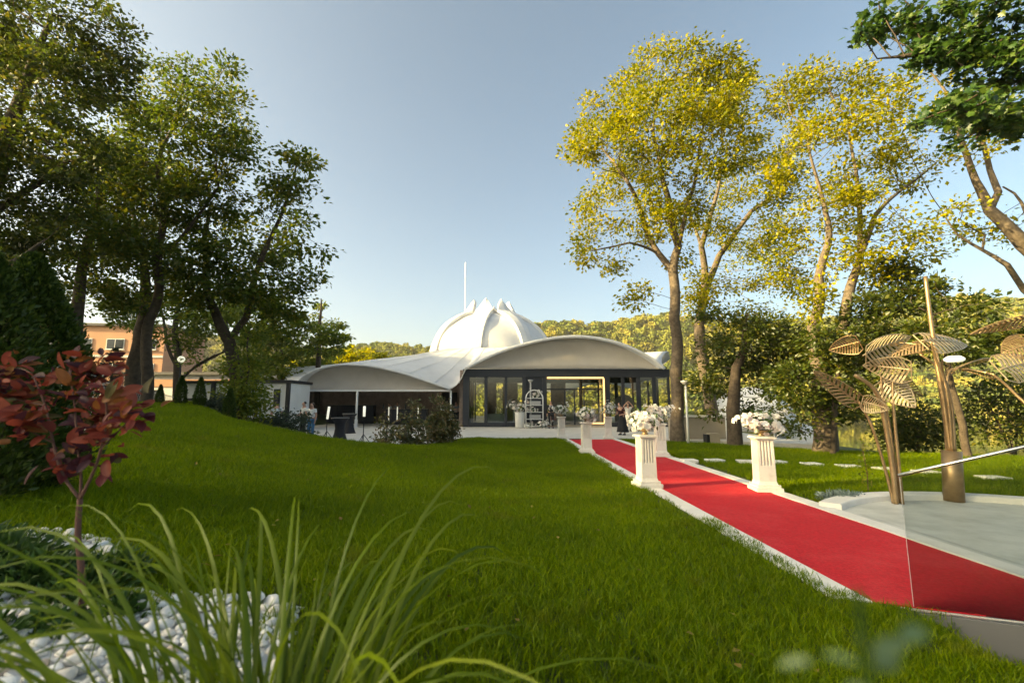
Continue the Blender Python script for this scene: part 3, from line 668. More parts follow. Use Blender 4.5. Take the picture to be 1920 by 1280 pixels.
# -- left grove
Y = 11.0
st = [set_base(stem_px([(-130, 800, .40), (-110, 600, .34), (-60, 420, .27), (10, 260, .18), (60, 120, .1), (100, 30, .05)], Y), .9), stem_px([(-60, 420, .16), (20, 380, .1), (100, 330, .06), (160, 300, .03)], Y, .8, 1), stem_px([(-110, 600, .14), (0, 500, .08), (70, 460, .04)], Y, .6, 2)]
lob = lobes_px([(60, 60, 85), (150, 40, 75), (205, 70, 48), (30, 180, 85), (130, 150, 85), (215, 150, 50), (50, 300, 85), (150, 270, 60), (40, 420, 75), (120, 390, 55), (20, 520, 60), (-40, 250, 90), (-30, 80, 90), (225, 20, 18)], Y, 21)
place_tree('beech_tree', 'huge dark tree filling the top left corner', 'tree', make_tree(st, lob, 1237, 34000, 0.118, 111, step=.3, kill=0.43, spread=0.22, flat=.75), M['bark'], M['leaf_deep'], LG)
Y = 15.0
st = [set_base(stem_px([(143, 720, .24), (140, 640, .21), (148, 560, .17), (165, 450, .13), (185, 350, .09), (200, 280, .05)], Y), 1.0)]
lob = lobes_px([(200, 330, 65), (160, 440, 65), (90, 480, 60), (220, 430, 55), (110, 560, 50), (190, 520, 40), (230, 270, 50), (20, 560, 60)], Y, 22)
place_tree('beech_tree', 'dark tree whose trunk rises above the red-leaved bush', 'tree', make_tree(st, lob, 825, 13419, 0.138, 112, step=.34, kill=0.49, spread=0.24, flat=.75), M['bark'], M['leaf_green'], LG)
Y = 16.5
st = [set_base(stem_px([(268, 740, .20), (275, 680, .18), (280, 600, .16), (295, 500, .14), (305, 430, .12), (300, 350, .09), (320, 250, .06), (345, 150, .03)], Y), .9), stem_px([(300, 480, .08), (360, 420, .06), (410, 350, .04)], Y, .6, 3),
      stem_px([(295, 500, .07), (240, 430, .05), (220, 360, .03)], Y, .6, 13)]
lob = lobes_px([(305, 150, 42), (352, 130, 38), (425, 125, 24), (360, 200, 55), (430, 205, 40), (275, 215, 50), (330, 290, 65), (420, 285, 50), (465, 255, 30), (250, 330, 55), (310, 380, 65), (390, 370, 52), (260, 460, 55), (335, 480, 55), (480, 262, 16), (235, 545, 34)], Y, 23)
place_tree('maple_tree', 'tall slim-trunked green tree in the middle of the left grove', 'tree', make_tree(st, lob, 1237, 20738, 0.152, 113, step=.36, kill=0.51, spread=0.26, flat=.75), M['bark'], M['leaf_green'], LG)
Y = 18.5
st = [set_base(stem_px([(243, 735, .30), (252, 680, .27), (264, 620, .24), (275, 560, .2), (270, 480, .14), (250, 400, .08)], Y), .9)]
lob = lobes_px([(250, 430, 60), (290, 500, 50), (220, 500, 55), (310, 545, 30), (270, 340, 55), (200, 380, 50)], Y, 27)
place_tree('maple_tree', 'thick dark leaning trunk left of the slim-trunked tree in the grove', 'tree', make_tree(st, lob, 577, 8539, 0.162, 117, step=.4, kill=0.60, spread=0.29, flat=.75), M['bark'], M['leaf_green'], LG)
Y = 17.5
st = [set_base(stem_px([(452, 770, .34), (446, 720, .27), (440, 680, .235), (430, 640, .21), (402, 580, .16), (388, 500, .13), (384, 440, .09), (395, 380, .05)], Y), .5), stem_px([(430, 640, .14), (462, 595, .13), (475, 540, .11), (492, 480, .10), (520, 420, .075), (545, 350, .05), (556, 305, .03)], Y, .5, 5),
      stem_px([(388, 500, .06), (350, 490, .05), (310, 500, .03)], Y, .3, 6)]
lob = lobes_px([(560, 300, 30), (535, 345, 36), (580, 380, 26), (500, 385, 30), (560, 440, 38), (602, 465, 24), (500, 465, 42), (440, 430, 45), (400, 475, 42), (465, 540, 52), (560, 520, 38), (600, 525, 16), (380, 560, 36), (520, 575, 42), (345, 520, 30), (575, 300, 18), (470, 620, 26)], Y, 25)
place_tree('ash_tree', 'green tree with bent dark trunk leaning towards the white canopy', 'tree', make_tree(st, lob, 948, 11589, 0.171, 115, step=.36, kill=0.50, spread=0.26, flat=.75), M['bark'], M['leaf_green'], LG)
# ivy and lime-green undergrowth round that trunk
c = at(465, 690, 17.0); b0 = at(468, 775, 17.0)
lob = [(c.x, 17.0, c.z + dz, r1, r1, r2) for dz, r1, r2 in ((0.9, .36, .7), (0, .48, .9), (-.8, .55, .8))] + [(c.x + .35, 16.7, c.z - 1.1, .4, .4, .5), (c.x + .25, 16.8, c.z + .2, .3, .3, .5)]
place_tree('ivy_plant', 'bright green ivy and undergrowth climbing the bent dark trunk', 'plant', make_tree([[(c.x, 16.9, .2, .05), (c.x + .1, 16.9, c.z, .04), (c.x, 16.9, c.z + 1.4, .03)], [(c.x, 16.9, .3, .04), (c.x + .5, 16.7, 1.0, .03)]], lob, 220, 3600, .14, 116, step=.3, kill=.4), M['bark'], M['leaf_lime'])
Y = 28.0
st = [set_base(stem_px([(335, 735, .22), (334, 660, .2), (330, 600, .15), (340, 540, .08)], Y), .9), stem_px([(334, 690, .1), (312, 640, .09), (300, 570, .06)], Y, .5, 7), stem_px([(335, 720, .1), (420, 660, .08), (425, 600, .05)], Y, .8, 8)]
lob = lobes_px([(340, 560, 45), (400, 590, 42), (300, 600, 42), (250, 580, 45), (430, 560, 40), (350, 630, 25)], Y, 26)
place_tree('linden_tree', 'grove tree with pale green foliage beside the globe lamp', 'tree', make_tree(st, lob, 660, 10166, 0.209, 118, step=.5, kill=0.76, spread=0.36, flat=.75), M['bark'], M['leaf_lime'], LG)
Y = 40.0
st = [set_base(stem_px([(596, 730, .28), (598, 660, .22), (600, 600, .13), (602, 560, .05)], Y), 0), stem_px([(530, 730, .2), (528, 660, .16), (525, 600, .08)], Y, .1, 9)]
lob = lobes_px([(602, 572, 14), (590, 600, 22), (628, 605, 16), (570, 640, 30), (620, 640, 26), (640, 610, 8), (560, 600, 18), (600, 670, 30)], Y, 28)
place_tree('larch_tree', 'feathery pale conical tree standing behind the left canopy', 'tree', make_tree(st[:1], lob, 600, 7500, .26, 119, step=.5, kill=.7, flat=.5), M['bark'], M['leaf_lime'], LG)
lob = lobes_px([(520, 600, 36), (490, 640, 45), (540, 660, 40), (470, 590, 40), (460, 670, 40), (510, 700, 35)], Y, 29)
place_tree('linden_tree', 'rounded yellow-green tree between the bent trunk and the white canopy', 'tree', make_tree(st[1:], lob, 600, 10000, .30, 120, step=.6, kill=.8), M['bark'], M['leaf_lime'], LG)
Y = 60.0
st = [set_base(stem_px([(670, 730, .3), (672, 690, .25), (675, 660, .12)], Y), -2)]
lob = lobes_px([(675, 668, 24), (650, 668, 18), (700, 670, 18), (630, 680, 14), (560, 690, 20), (600, 690, 18)], Y, 30)
place_tree('poplar_tree', 'sunlit yellow treetops showing just above the left canopy roof', 'tree', make_tree(st, lob, 350, 6000, .42, 121, step=.7, kill=1.0, infl=12), M['bark'], M['leaf_gold'], LG)

# unseen tree belt added left of frame, heights set to shade lawn and gables
g1 = make_tree([[(0, 0, 0, .4), (0, .2, 4, .33), (.3, 0, 8, .2), (.2, .3, 12, .1), (0, 0, 15, .04)]], [(0, 0, 9, 4.2, 4.2, 4.5), (2.5, 1.5, 7, 3, 3, 3), (-2.6, 1, 7.5, 3, 3, 3), (0, -2.6, 7, 3.2, 3, 3.2), (0, 2.8, 8, 3, 3, 3.4), (.4, 0, 13.5, 2.8, 2.8, 3), (1.5, -1, 4, 2.6, 2.6, 1.8), (-1.5, 1.5, 4, 2.6, 2.6, 1.8)], 800, 17000, .36, 140, step=.6, kill=.8, spread=.5)
words = ['first', 'second', 'third', 'fourth', 'fifth', 'sixth', 'seventh', 'eighth', 'ninth', 'tenth', 'eleventh', 'twelfth', 'thirteenth', 'fourteenth', 'fifteenth', 'sixteenth', 'seventeenth', 'eighteenth']
for k in range(18):
    x = -47 - 3.5 * (k % 2); y = -34 + 4.1 * k
    t = thing('beech_tree', 'broad unseen tree added beyond the left edge to shade the lawn, %s of its line' % words[k], 'tree', (x, y, .8), k * 1.9, 'unseen trees added to shade the lawn'); s = 1.22 + .04 * math.sin(k * 2.2) + (.28 if 8.5 < y < 19.5 else -.05 if 19.5 < y < 27 else 0); t.scale = (s, s, s)
    link('trunk', g1[0], M['bark'], t); link('crown', g1[1], M['leaf_green'], t)

# -- conifers: thuja columns, spruce
def thuja_mesh(h, r, n, leaf, seed, power=.75):
    g = np.random.default_rng(seed); z = h * g.uniform(.02, 1, n); prof = r * np.clip(1.06 - (z / h) ** 2.2, .04, 1) * np.clip(.55 + z / h * 3, 0, 1)
    a = g.uniform(0, 6.283, n); lob = 1 + .16 * np.sin(5 * a + 7 * z / h + seed) * np.sin(9 * z / h * 2 + 3 * a) + .10 * np.sin(17 * a + 23 * z)
    rr_ = prof * lob * g.uniform(.25, 1, n) ** .35; pos = np.stack([rr_ * np.cos(a), rr_ * np.sin(a), z], -1)
    d = unit(np.stack([np.cos(a) * .7, np.sin(a) * .7, np.full(n, .9)], -1) + g.normal(size=(n, 3)) * .4)
    V, F = leaf_quads(pos, d, leaf * g.uniform(.6, 1.4, n), g, width=.22, up=0)
    lm = MB(); lm.tube([(0, 0, -.1), (0, 0, h * .5), (0, 0, h * .95)], [r * .12, r * .08, r * .02], 6)
    return lm.mesh('trunk'), np_mesh('crown', V, F, rnd=np.repeat(g.uniform(size=n) ** 1.3, 2))
for k, (px, Yd, h, r, n, lf, lab) in enumerate([(20, 3.9, 2.05, .52, 30000, .045, 'large dark columnar thuja behind the red-leaved bush'), (-70, 3.4, 1.9, .5, 14000, .05, 'dark thuja cut by the left edge of the picture')]):
    x = at(px, 800, Yd).x; lm, cm = thuja_mesh(h, r, n, lf, 150 + k)
    t = thing('thuja', lab, 'conifer', (x, Yd, float(lawn_z(x, Yd)) - .05)); link('trunk', lm, M['bark'], t); link('crown', cm, M['leaf_thuja'], t)
lm, cm = thuja_mesh(1.35, .24, 5000, .06, 160)
for k, (px, Yd, s, lab) in enumerate([(298, 15.6, .52, 'smallest thuja of the row, at its left end beside the wire fence'), (337, 15.2, .74, 'second small thuja from the left in front of the white cabin'), (373, 15.0, .72, 'third small thuja from the left in front of the white cabin'), (430, 14.6, .78, 'right-hand small thuja of the row, beside the ivy-clad trunk')]):
    x = at(px, 760, Yd).x; z = float(lawn_z(x, Yd)); t = thing('thuja', lab, 'conifer', (x, Yd, z - .03), k * 1.7, 'row of small thujas behind the lawn'); t.scale = (s,) * 3
    link('trunk', lm, M['bark'], t); link('crown', cm, M['leaf_thuja'], t)
def spruce_mesh(h, r, n_w, seed):
    g = np.random.default_rng(seed); lm = MB(); lm.tube([(0, 0, -.2), (0, 0, h)], [.12, .015], 7); PV = []; DV = []
    for k in range(n_w):
        z = h * (.06 + .92 * k / n_w); L = r * (1 - z / h) ** .85 + .08
        for j in range(7):
            a = g.uniform(0, 6.283); pts = []
            for t in np.linspace(0, 1, 5): pts.append((L * t * math.cos(a), L * t * math.sin(a), z - .18 * L * t + .10 * L * t * t))
            lm.tube(pts, [.018, .014, .01, .008, .004], 4)
            m = int(60 * L) + 12; t = g.uniform(.1, 1, m); PV.append(np.stack([L * t * math.cos(a), L * t * math.sin(a), z - .18 * L * t + .1 * L * t * t], -1) + g.normal(size=(m, 3)) * .05)
            DV.append(unit(np.stack([np.full(m, math.cos(a)), np.full(m, math.sin(a)), np.full(m, -.25)], -1) + g.normal(size=(m, 3)) * .6))
    P_ = np.concatenate(PV); D_ = np.concatenate(DV); V, F = leaf_quads(P_, D_, .17 * g.uniform(.6, 1.3, len(P_)), g, width=.16, up=.3)
    return lm.mesh('trunk'), np_mesh('crown', V, F, rnd=np.repeat(g.uniform(size=len(P_)), 2))
lm, cm = spruce_mesh(5.0, 1.7, 15, 170); c = at(212, 690, 30)
t = thing('spruce_tree', 'small pale spruce in front of the peach apartment block', 'conifer', (c.x, 30, .6)); link('trunk', lm, M['bark'], t); link('crown', cm, M['leaf_spruce'], t)

# -- shrubs at the edge of the terrace
SH = 'photinia shrubs at the edge of the terrace'
for k, (px, py, hp, rp, lab, nl) in enumerate([(722, 862, 92, 20, 'leftmost and sparsest photinia shrub beside the white patio', 420), (770, 858, 105, 25, 'middle photinia shrub with bare lower stem at the terrace edge', 700), (826, 846, 100, 27, 'rightmost and densest photinia shrub beside the pavilion', 1500)]):
    b = gnd(px, py, .0); s = b.y / FPX; h = hp * s; r = rp * s
    st = [[(b.x, b.y, -.05, .03), (b.x, b.y, h * .5, .02), (b.x + .05, b.y, h * .8, .012)], [(b.x, b.y, .1, .02), (b.x - r * .6, b.y, h * .5, .012)], [(b.x, b.y, .1, .02), (b.x + r * .6, b.y, h * .5, .012)]]
    lob = [(b.x, b.y, h * .42, r, r, h * .36), (b.x, b.y, h * .75, r * .62, r * .62, h * .26), (b.x - r * .4, b.y, h * .3, r * .6, r * .6, h * .25), (b.x + r * .4, b.y, h * .35, r * .7, r * .7, h * .28)]
    place_tree('photinia_shrub', lab, 'shrub', make_tree(st, lob, 220, int(nl * 2.6), .10, 180 + k, step=.12, kill=.16, spread=.09, tip_r=.003, up=.2, width=.26), M['bark'], M['leaf_photinia'], SH)
for k, (px, Yd, r, h, lab) in enumerate([(548, 17.5, .75, 1.5, 'grey-green bush at the corner of the patio beside the two staff'), (500, 19.0, .6, 1.2, 'small grey-green bush below the white cabin'), (395, 15.4, .25, .45, 'low scrubby bush between the small thujas')]):
    x = at(px, 790, Yd).x; zb = max(0, float(lawn_z(x, Yd))) - .05
    st = [[(x, Yd, zb, .04), (x, Yd, zb + h * .6, .02)], [(x, Yd, zb, .03), (x + r * .5, Yd, zb + h * .5, .015)], [(x, Yd, zb, .03), (x - r * .5, Yd, zb + h * .5, .015)]]
    lob = [(x, Yd, zb + h * .5, r, r, h * .5), (x - r * .6, Yd, zb + h * .35, r * .6, r * .6, h * .35), (x + r * .6, Yd, zb + h * .3, r * .6, r * .6, h * .3)]
    place_tree('grey_bush', lab, 'shrub', make_tree(st, lob, 260, 3600, .10, 190 + k, step=.16, kill=.2, spread=.12, tip_r=.004), M['bark'], M['leaf_grey'], 'grey-green bushes behind the mound')

# ================================================================== WHITE TENT HALL
YF = 32.35                                     # front plane of the glass pavilion
hall = thing('lotus_hall', 'white lotus-domed membrane hall with two arched canopies', 'building', (-2.3, 45.0, 0))
HO = Vector(hall.location)
def rel(p): return tuple(Vector(p) - HO)
DC = Vector((-2.3, 47.0)); DR = 6.35; DZ = 6.6    # dome centre, base radius and height
# arched front rims, read off the photograph at their real depth
def rim(lst, Y): return [at(a, b, Y) for a, b in lst]
def smooth_curve(pts, n):
    "catmull-rom through the points"
    pts = [Vector(p) for p in pts]; out = []; m = len(pts) - 1
    for k in range(n):
        t = k / (n - 1) * m; i = min(int(t), m - 1); u = t - i
        p0 = pts[max(i - 1, 0)]; p1 = pts[i]; p2 = pts[i + 1]; p3 = pts[min(i + 2, m)]
        out.append(.5 * ((2 * p1) + (p2 - p0) * u + (2 * p0 - 5 * p1 + 4 * p2 - p3) * u * u + (3 * p1 - p0 - 3 * p2 + p3) * u ** 3))
    return out
YA = 31.6
left_rim = smooth_curve(rim([(549, 727), (566, 708), (590, 694), (620, 686), (650, 683), (700, 687), (750, 698), (800, 714), (843, 729)], YA), 33)
right_rim = smooth_curve(rim([(872, 691), (905, 674), (950, 655), (1000, 641), (1045, 633), (1085, 631), (1125, 635), (1165, 645), (1200, 660), (1228, 676), (1246, 691)], YF - .7), 41)
left_side = smooth_curve([left_rim[0], at(540, 712, 34), at(528, 698, 38), at(516, 690, 42), at(512, 705, 47)], 14)[1:]
right_side = smooth_curve([right_rim[-1], at(1240, 672, 36), at(1252, 658, 41), at(1256, 672, 47)], 12)[1:]
valley = [left_rim[-1], (left_rim[-1] + right_rim[0]) / 2 + Vector((0, .5, -.25)), right_rim[0]]
valley = smooth_curve(valley, 6)[1:-1]
back = [Vector((14, 52, 3.2)), Vector((12, 60, 4.5)), Vector((6, 63, 3.0)), Vector((-2, 64, 5.0)), Vector((-10, 63, 3.0)), Vector((-18, 58, 4.4))]
ring_ = left_side[::-1] + left_rim + valley + right_rim + right_side + back
NR = len(ring_); NT = 16; Vv = []; Ff = []
# matching angles on the dome base
ang = [math.atan2(p.y - DC.y, p.x - DC.x) for p in ring_]
ang = list(np.unwrap(ang))
for i, p in enumerate(ring_):
    q = Vector((DC.x + DR * math.cos(ang[i]), DC.y + DR * math.sin(ang[i]), DZ))
    for k in range(NT + 1):
        t = k / NT; xy = p.lerp(q, t)
        z = p.z + (q.z - p.z) * (t ** 1.0) - 0.16 * math.sin(math.pi * t) + .05 * math.sin(9 * t + i * .5) * math.sin(math.pi * t)
        Vv.append(rel((xy.x, xy.y, z)))
for i in range(NR):
    j = (i + 1) % NR
    for k in range(NT): Ff.append((i * (NT + 1) + k, j * (NT + 1) + k, j * (NT + 1) + k + 1, i * (NT + 1) + k + 1))
mb = MB(); mb.add(Vv, Ff); ro = mb.build('membrane_roof', M['membrane'], hall, smooth=True)
so = ro.modifiers.new('thick', 'SOLIDIFY'); so.thickness = .05
for nm, cv, r in (('canopy_rim', left_rim, .075), ('pavilion_rim', right_rim, .11)):
    mb = MB(); mb.tube([rel(p) for p in cv], r, 8); mb.build(nm, M['membrane'], ro, smooth=True)
# seams running up the roof
for i in list(range(14, 46, 4)) + list(range(52, 92, 5)):
    pts = []
    for k in range(NT + 1): pts.append(tuple(Vector(Vv[i * (NT + 1) + k]) + Vector((0, -.01, .035))))
    mb = MB(); mb.tube(pts, .018, 4); mb.build('seam', M['membrane'], ro)
# lotus dome: smooth shell panels with broad raised bands that end in pointed fins
def dome_r(th): return DR * math.cos(th) ** .92
def dome_z(th): return DZ - .5 + 4.95 * math.sin(th)
THM = 1.16; NP = 8; A0 = -math.pi / 2 - R(9)
for pidx in range(NP):
    a_mid = A0 + (pidx + .5) * 2 * math.pi / NP; half = math.pi / NP; vv = []; ff = []; na, nz = 8, 18
    for k in range(nz + 1):
        th = THM * k / nz
        for j in range(na + 1):
            f = j / na * 2 - 1; a = a_mid + half * f; sag = 1 - .045 * (1 - f * f) * (.4 + th) + .012 * math.sin(7 * th + 3 * f + pidx); r = dome_r(th) * sag
            vv.append(rel((DC.x + r * math.cos(a), DC.y + r * math.sin(a), dome_z(th) - .12 * (1 - f * f) * th)))
    for k in range(nz):
        for j in range(na): q = k * (na + 1) + j; ff.append((q, q + 1, q + na + 2, q + na + 1))
    mb = MB(); mb.add(vv, ff); o = mb.build('dome_panel', M['membrane'], hall, smooth=True); s_ = o.modifiers.new('thick', 'SOLIDIFY'); s_.thickness = .05; s_.offset = -1
for pidx in range(NP):
    a_mid = A0 + pidx * 2 * math.pi / NP; vv = []; ff = []; nz = 20
    er = Vector((math.cos(a_mid), math.sin(a_mid), 0)); et = Vector((-math.sin(a_mid), math.cos(a_mid), 0))
    for k in range(nz + 1):
        t = k / nz
        if t < .8: th = THM * t / .8; r, z = dome_r(th), dome_z(th); hw = .50 + .38 * t / .8; lift = .10 + .30 * t
        else: e = (t - .8) / .2; r = dome_r(THM) * (1 - .30 * e); z = dome_z(THM) + 1.35 * e; hw = .88 * (1 - e) ** .8 + .02; lift = .34 + .02 * e
        rr_ = math.sqrt(max(r * r - hw * hw, .01)) if t < .8 else r * .93
        for x, l in ((-hw, -.12), (-hw * .93, lift * .8), (0, lift * 1.15), (hw * .93, lift * .8), (hw, -.12)):
            q = er * (rr_ + l * (math.cos(THM * min(t / .8, 1)) * .8 + .3)) + et * x; vv.append(rel((DC.x + q.x, DC.y + q.y, z + l * .55 * min(1, t / .8))))
    for k in range(nz):
        for j in range(4): q = k * 5 + j; ff.append((q, q + 1, q + 6, q + 5))
    mb = MB(); mb.add(vv, ff); o = mb.build('dome_band', M['membrane'], hall); s_ = o.modifiers.new('thick', 'SOLIDIFY'); s_.thickness = .04
c = at(872, 560, 46); mb = MB(); mb.tube([rel((c.x, 46, 9.0)), rel((c.x, 46, at(872, 520, 46).z))], .032, 8); ms = mb.build('mast', M['white_metal'], hall)
mb = MB(); mb.tube([rel((c.x, 46, at(872, 520, 46).z)), rel((c.x, 46, at(872, 492, 46).z))], .055, 8); mb.build('mast_tip', M['white_metal'], ms)
# canvas tympanum under the right arch
def tympanum(name, curve, zb, Y, mat, bulge):
    Vv = []; Ff = []; n = len(curve); m = 6
    for i, p in enumerate(curve):
        for k in range(m + 1):
            t = k / m; Vv.append(rel((p.x, Y + bulge * math.sin(math.pi * t) * math.sin(math.pi * i / (n - 1)), zb + (p.z - .02 - zb) * t)))
    for i in range(n - 1):
        for k in range(m): Ff.append((i * (m + 1) + k, (i + 1) * (m + 1) + k, (i + 1) * (m + 1) + k + 1, i * (m + 1) + k + 1))
    mb = MB(); mb.add(Vv, Ff); o = mb.build(name, mat, hall, smooth=True); s_ = o.modifiers.new('thick', 'SOLIDIFY'); s_.thickness = .03; return o
ZB = at(1000, 692, YF).z
tympanum('pavilion_gable', right_rim, ZB + .02, YF - .35, M['canvas'], .35)
zl = at(700, 731, YA + .3).z
tympanum('canopy_gable', left_rim, zl, YA + .30, M['canvas'], .5)
mb = MB(); mb.box(rel(((left_rim[0].x + left_rim[-1].x) / 2, YA + .28, zl - .04)), (left_rim[-1].x - left_rim[0].x + .1, .10, .12)); mb.build('canopy_beam', M['white_metal'], hall, bevel=.01)
for px in (553, 669, 845):
    x = at(px, 760, YA + .25).x; mb = MB(); mb.tube([rel((x, YA + .25, 0)), rel((x, YA + .25, zl - .05))], .075 if px == 669 else .065, 10); po = mb.build('post', M['white_metal'], hall, smooth=True)
    mb = MB(); mb.lathe([(.15, 0), (.15, .03), (.11, .08), (.11, .5), (.075, .56)], 12, rel((x, YA + .25, 0))); mb.build('post_base', M['white_metal'], po)
# brown stone walls under the canopy
def wall(name, a, b, h, th, mat, parent=hall, z0=0.0):
    d = Vector((b[0] - a[0], b[1] - a[1])); L = d.length; mb = MB()
    mb.box(rel(((a[0] + b[0]) / 2, (a[1] + b[1]) / 2, z0 + h / 2)), (L, th, h), math.atan2(d.y, d.x)); return mb.build(name, mat, parent)
x0 = at(553, 760, 41).x; x1 = at(826, 760, 41).x
wall('stone_wall', (x0 - .6, 41), (x1, 41), 3.4, .3, M['stone_wall'])
wall('stone_wall', (x1 + 1.5, 41), (-3.55, 41), 3.4, .3, M['stone_wall'])
wall('stone_wall', (-3.62, 41), (-3.62, YF + .4), 4.0, .25, M['stone_wall'])
wall('stone_wall', (x0 - .6, 41.15), (x0 - .6, 36), 3.2, .25, M['stone_wall'])
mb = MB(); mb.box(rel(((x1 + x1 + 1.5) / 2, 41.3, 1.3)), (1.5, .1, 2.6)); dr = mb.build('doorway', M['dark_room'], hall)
mb = MB(); mb.box(rel((x1 + .75, 41.0, 3.0)), (1.5, .3, .8)); mb.build('lintel', M['stone_wall'], hall)

# ------------------------------------------------------------------ glass pavilion
pav = thing('glass_pavilion', 'dark-framed glass entrance pavilion under the right-hand arch', 'building', (3.8, YF, 0))
PO = Vector(pav.location)
def prel(p): return tuple(Vector(p) - PO)
X_ = lambda px: at(px, 760, YF).x
ZT = ZB; ZL = at(1000, 707, YF).z; ZS = .30; YBK = YF + 9.5
def pbox(name, c, d, mat, parent=pav, bevel=.008): mb = MB(); mb.box(prel(c), d); return mb.build(name, mat, parent, bevel=bevel)
xl, xr = X_(868), X_(1257)
pbox('header_beam', ((xl + xr) / 2, YF, (ZT + ZL) / 2), (xr - xl, .30, ZT - ZL), M['dark_metal'])
pbox('header_beam', ((xl + xr) / 2, YBK, (ZT + ZL) / 2), (xr - xl, .30, ZT - ZL), M['dark_metal'])
for a, b in ((868, 880), (908, 914), (946, 951), (979, 987), (1017, 1025), (1133, 1144), (1166, 1172), (1194, 1201), (1224, 1231), (1253, 1257)):
    xa, xb = X_(a), X_(b); pbox('mullion', ((xa + xb) / 2, YF, ZL / 2), (xb - xa, .16 if b - a < 10 else .28, ZL - .003), M['dark_metal'])
for a, b in ((880, 908), (914, 946), (951, 979), (987, 1017), (1144, 1166), (1172, 1194), (1201, 1224), (1231, 1253)):
    xa, xb = X_(a), X_(b)
    pbox('sill', ((xa + xb) / 2, YF, ZS / 2), (xb - xa - .004, .14, ZS), M['dark_metal'])
    if a == 987: pbox('panel', ((xa + xb) / 2, YF + .02, (ZS + ZL) / 2), (xb - xa - .004, .05, ZL - ZS - .01), M['dark_metal'])
    else:
        mb = MB(); mb.add([prel((xa, YF, ZS)), prel((xb, YF, ZS)), prel((xb, YF, ZL)), prel((xa, YF, ZL))], [(0, 1, 2, 3)]); mb.build('pane', M['pane_glass'], pav)
# door portal: recessed, framed by a glowing strip
xa, xb = X_(1025), X_(1133)
mb = MB(); mb.add([prel((xa, YF + .5, .12)), prel((xb, YF + .5, .12)), prel((xb, YF + .5, ZL)), prel((xa, YF + .5, ZL))], [(0, 1, 2, 3)]); mb.build('pane', M['pane_glass'], pav)
for f in (.33, .5, .67):
    x = xa + (xb - xa) * f; dl = pbox('door_frame', (x, YF + .5, ZL * .37), (.09, .08, ZL * .74), M['dark_metal'])
    if f == .5: pbox('door_handle', (x - .12, YF + .42, 1.1), (.03, .03, .5), M['steel'], dl)
pbox('transom', ((xa + xb) / 2, YF + .5, ZL * .76), (xb - xa, .09, .10), M['dark_metal'])
pbox('threshold', ((xa + xb) / 2, YF + .2, .06), (xb - xa, .9, .12), M['beige_plaster'])
zt = at(1080, 708, YF - .2).z; xs0, xs1 = X_(1026), X_(1132)
pbox('light_strip', ((xs0 + xs1) / 2, YF - .2, zt), (xs1 - xs0, .08, .11), M['led_gold'])
pbox('light_strip', (xs1, YF - .2, (zt + .22) / 2), (.11, .08, zt - .22 - .07), M['led_gold'])
pbox('light_strip', ((xs1 + X_(1100)) / 2 - .07, YF - .2, .26), (xs1 - X_(1100), .08, .10), M['led_gold'])
# sides, back and inside
for px_, side in ((xl + .1, 'l'), (xr - .1, 'r')):
    for k in range(4):
        y = YF + 9.5 * (k + .5) / 4; ya, yb = YF + 9.5 * k / 4 + .18, YF + 9.5 * (k + 1) / 4 - .02
        pbox('mullion', (px_, YF + 9.5 * (k + 1) / 4 + .05, ZL / 2), (.14, .14, ZL), M['dark_metal'])
        if side == 'r' or k < 0:
            mb = MB(); mb.add([prel((px_, ya, .1)), prel((px_, yb, .1)), prel((px_, yb, ZL)), prel((px_, ya, ZL))], [(0, 1, 2, 3)]); mb.build('pane', M['pane_glass'], pav)
    pbox('header_beam', (px_, YF + 4.75, (ZT + ZL) / 2), (.2, 9.2, ZT - ZL - .01), M['dark_metal'])
for k in range(1, 9):
    x = xl + (xr - xl) * k / 9; pbox('mullion', (x, YBK, ZL / 2), (.14 if k % 2 else .30, .14, ZL - .01), M['dark_metal'])
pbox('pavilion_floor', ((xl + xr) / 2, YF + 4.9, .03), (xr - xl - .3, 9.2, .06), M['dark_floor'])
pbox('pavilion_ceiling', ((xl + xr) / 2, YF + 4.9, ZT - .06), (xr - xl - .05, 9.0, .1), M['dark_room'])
wpx = (xl + 1.6, xl + 3.3, xl + 5.6, xl + 7.5)
for k, x in enumerate(wpx): pbox('inner_wall', (x, YF + 7.5 + .3 * (k % 2), ZL / 2), (1.0 + .3 * (k % 2), .3, ZL - .05), M['stone_wall'])
# arched screen seen inside at right
mb = MB(); pol = [(-.75, 0), (.75, 0), (.75, 1.5)] + [(.75 * math.cos(a), 1.5 + .75 * math.sin(a)) for a in np.linspace(.1, math.pi - .1, 10)] + [(-.75, 1.5)]
cc = prel((X_(1190), YF + 3.0, .06)); mb.add([(cc[0] + a, cc[1] + d, cc[2] + b) for d in (-.05, .05) for a, b in pol], [tuple(range(len(pol)))[::-1], tuple(range(len(pol), 2 * len(pol)))] + [(i, (i + 1) % len(pol), (i + 1) % len(pol) + len(pol), i + len(pol)) for i in range(len(pol))])
mb.build('arched_screen', M['roof_grey'], pav)
for k, (x, y) in enumerate([(xl + 2.2, YF + 4), (xl + 4.6, YF + 5), (xl + 8.6, YF + 5.5), (xl + 10.4, YF + 4.2)]):
    t = thing('banquet_table', ['round white table inside the pavilion, leftmost behind glass', 'round white table inside the pavilion behind the arched rack', 'round white table inside the pavilion behind the doors', 'round white table inside the pavilion at right behind glass'][k], 'table', (x, y, .06), 0, 'round tables inside the pavilion')
    mb = MB(); mb.lathe([(.84, .06), (.80, .72), (.78, .75), (.02, .76)], 28, fn=lambda a, z: 1 + (.05 * math.sin(9 * a) if z < .3 else 0)); mb.build('tablecloth', M['curtain'], t, smooth=True)
    mb = MB(); mb.lathe([(.09, .76), (.05, .9), (.04, 1.15), (.10, 1.3)], 12); mb.build('vase', M['white_metal'], t, smooth=True)

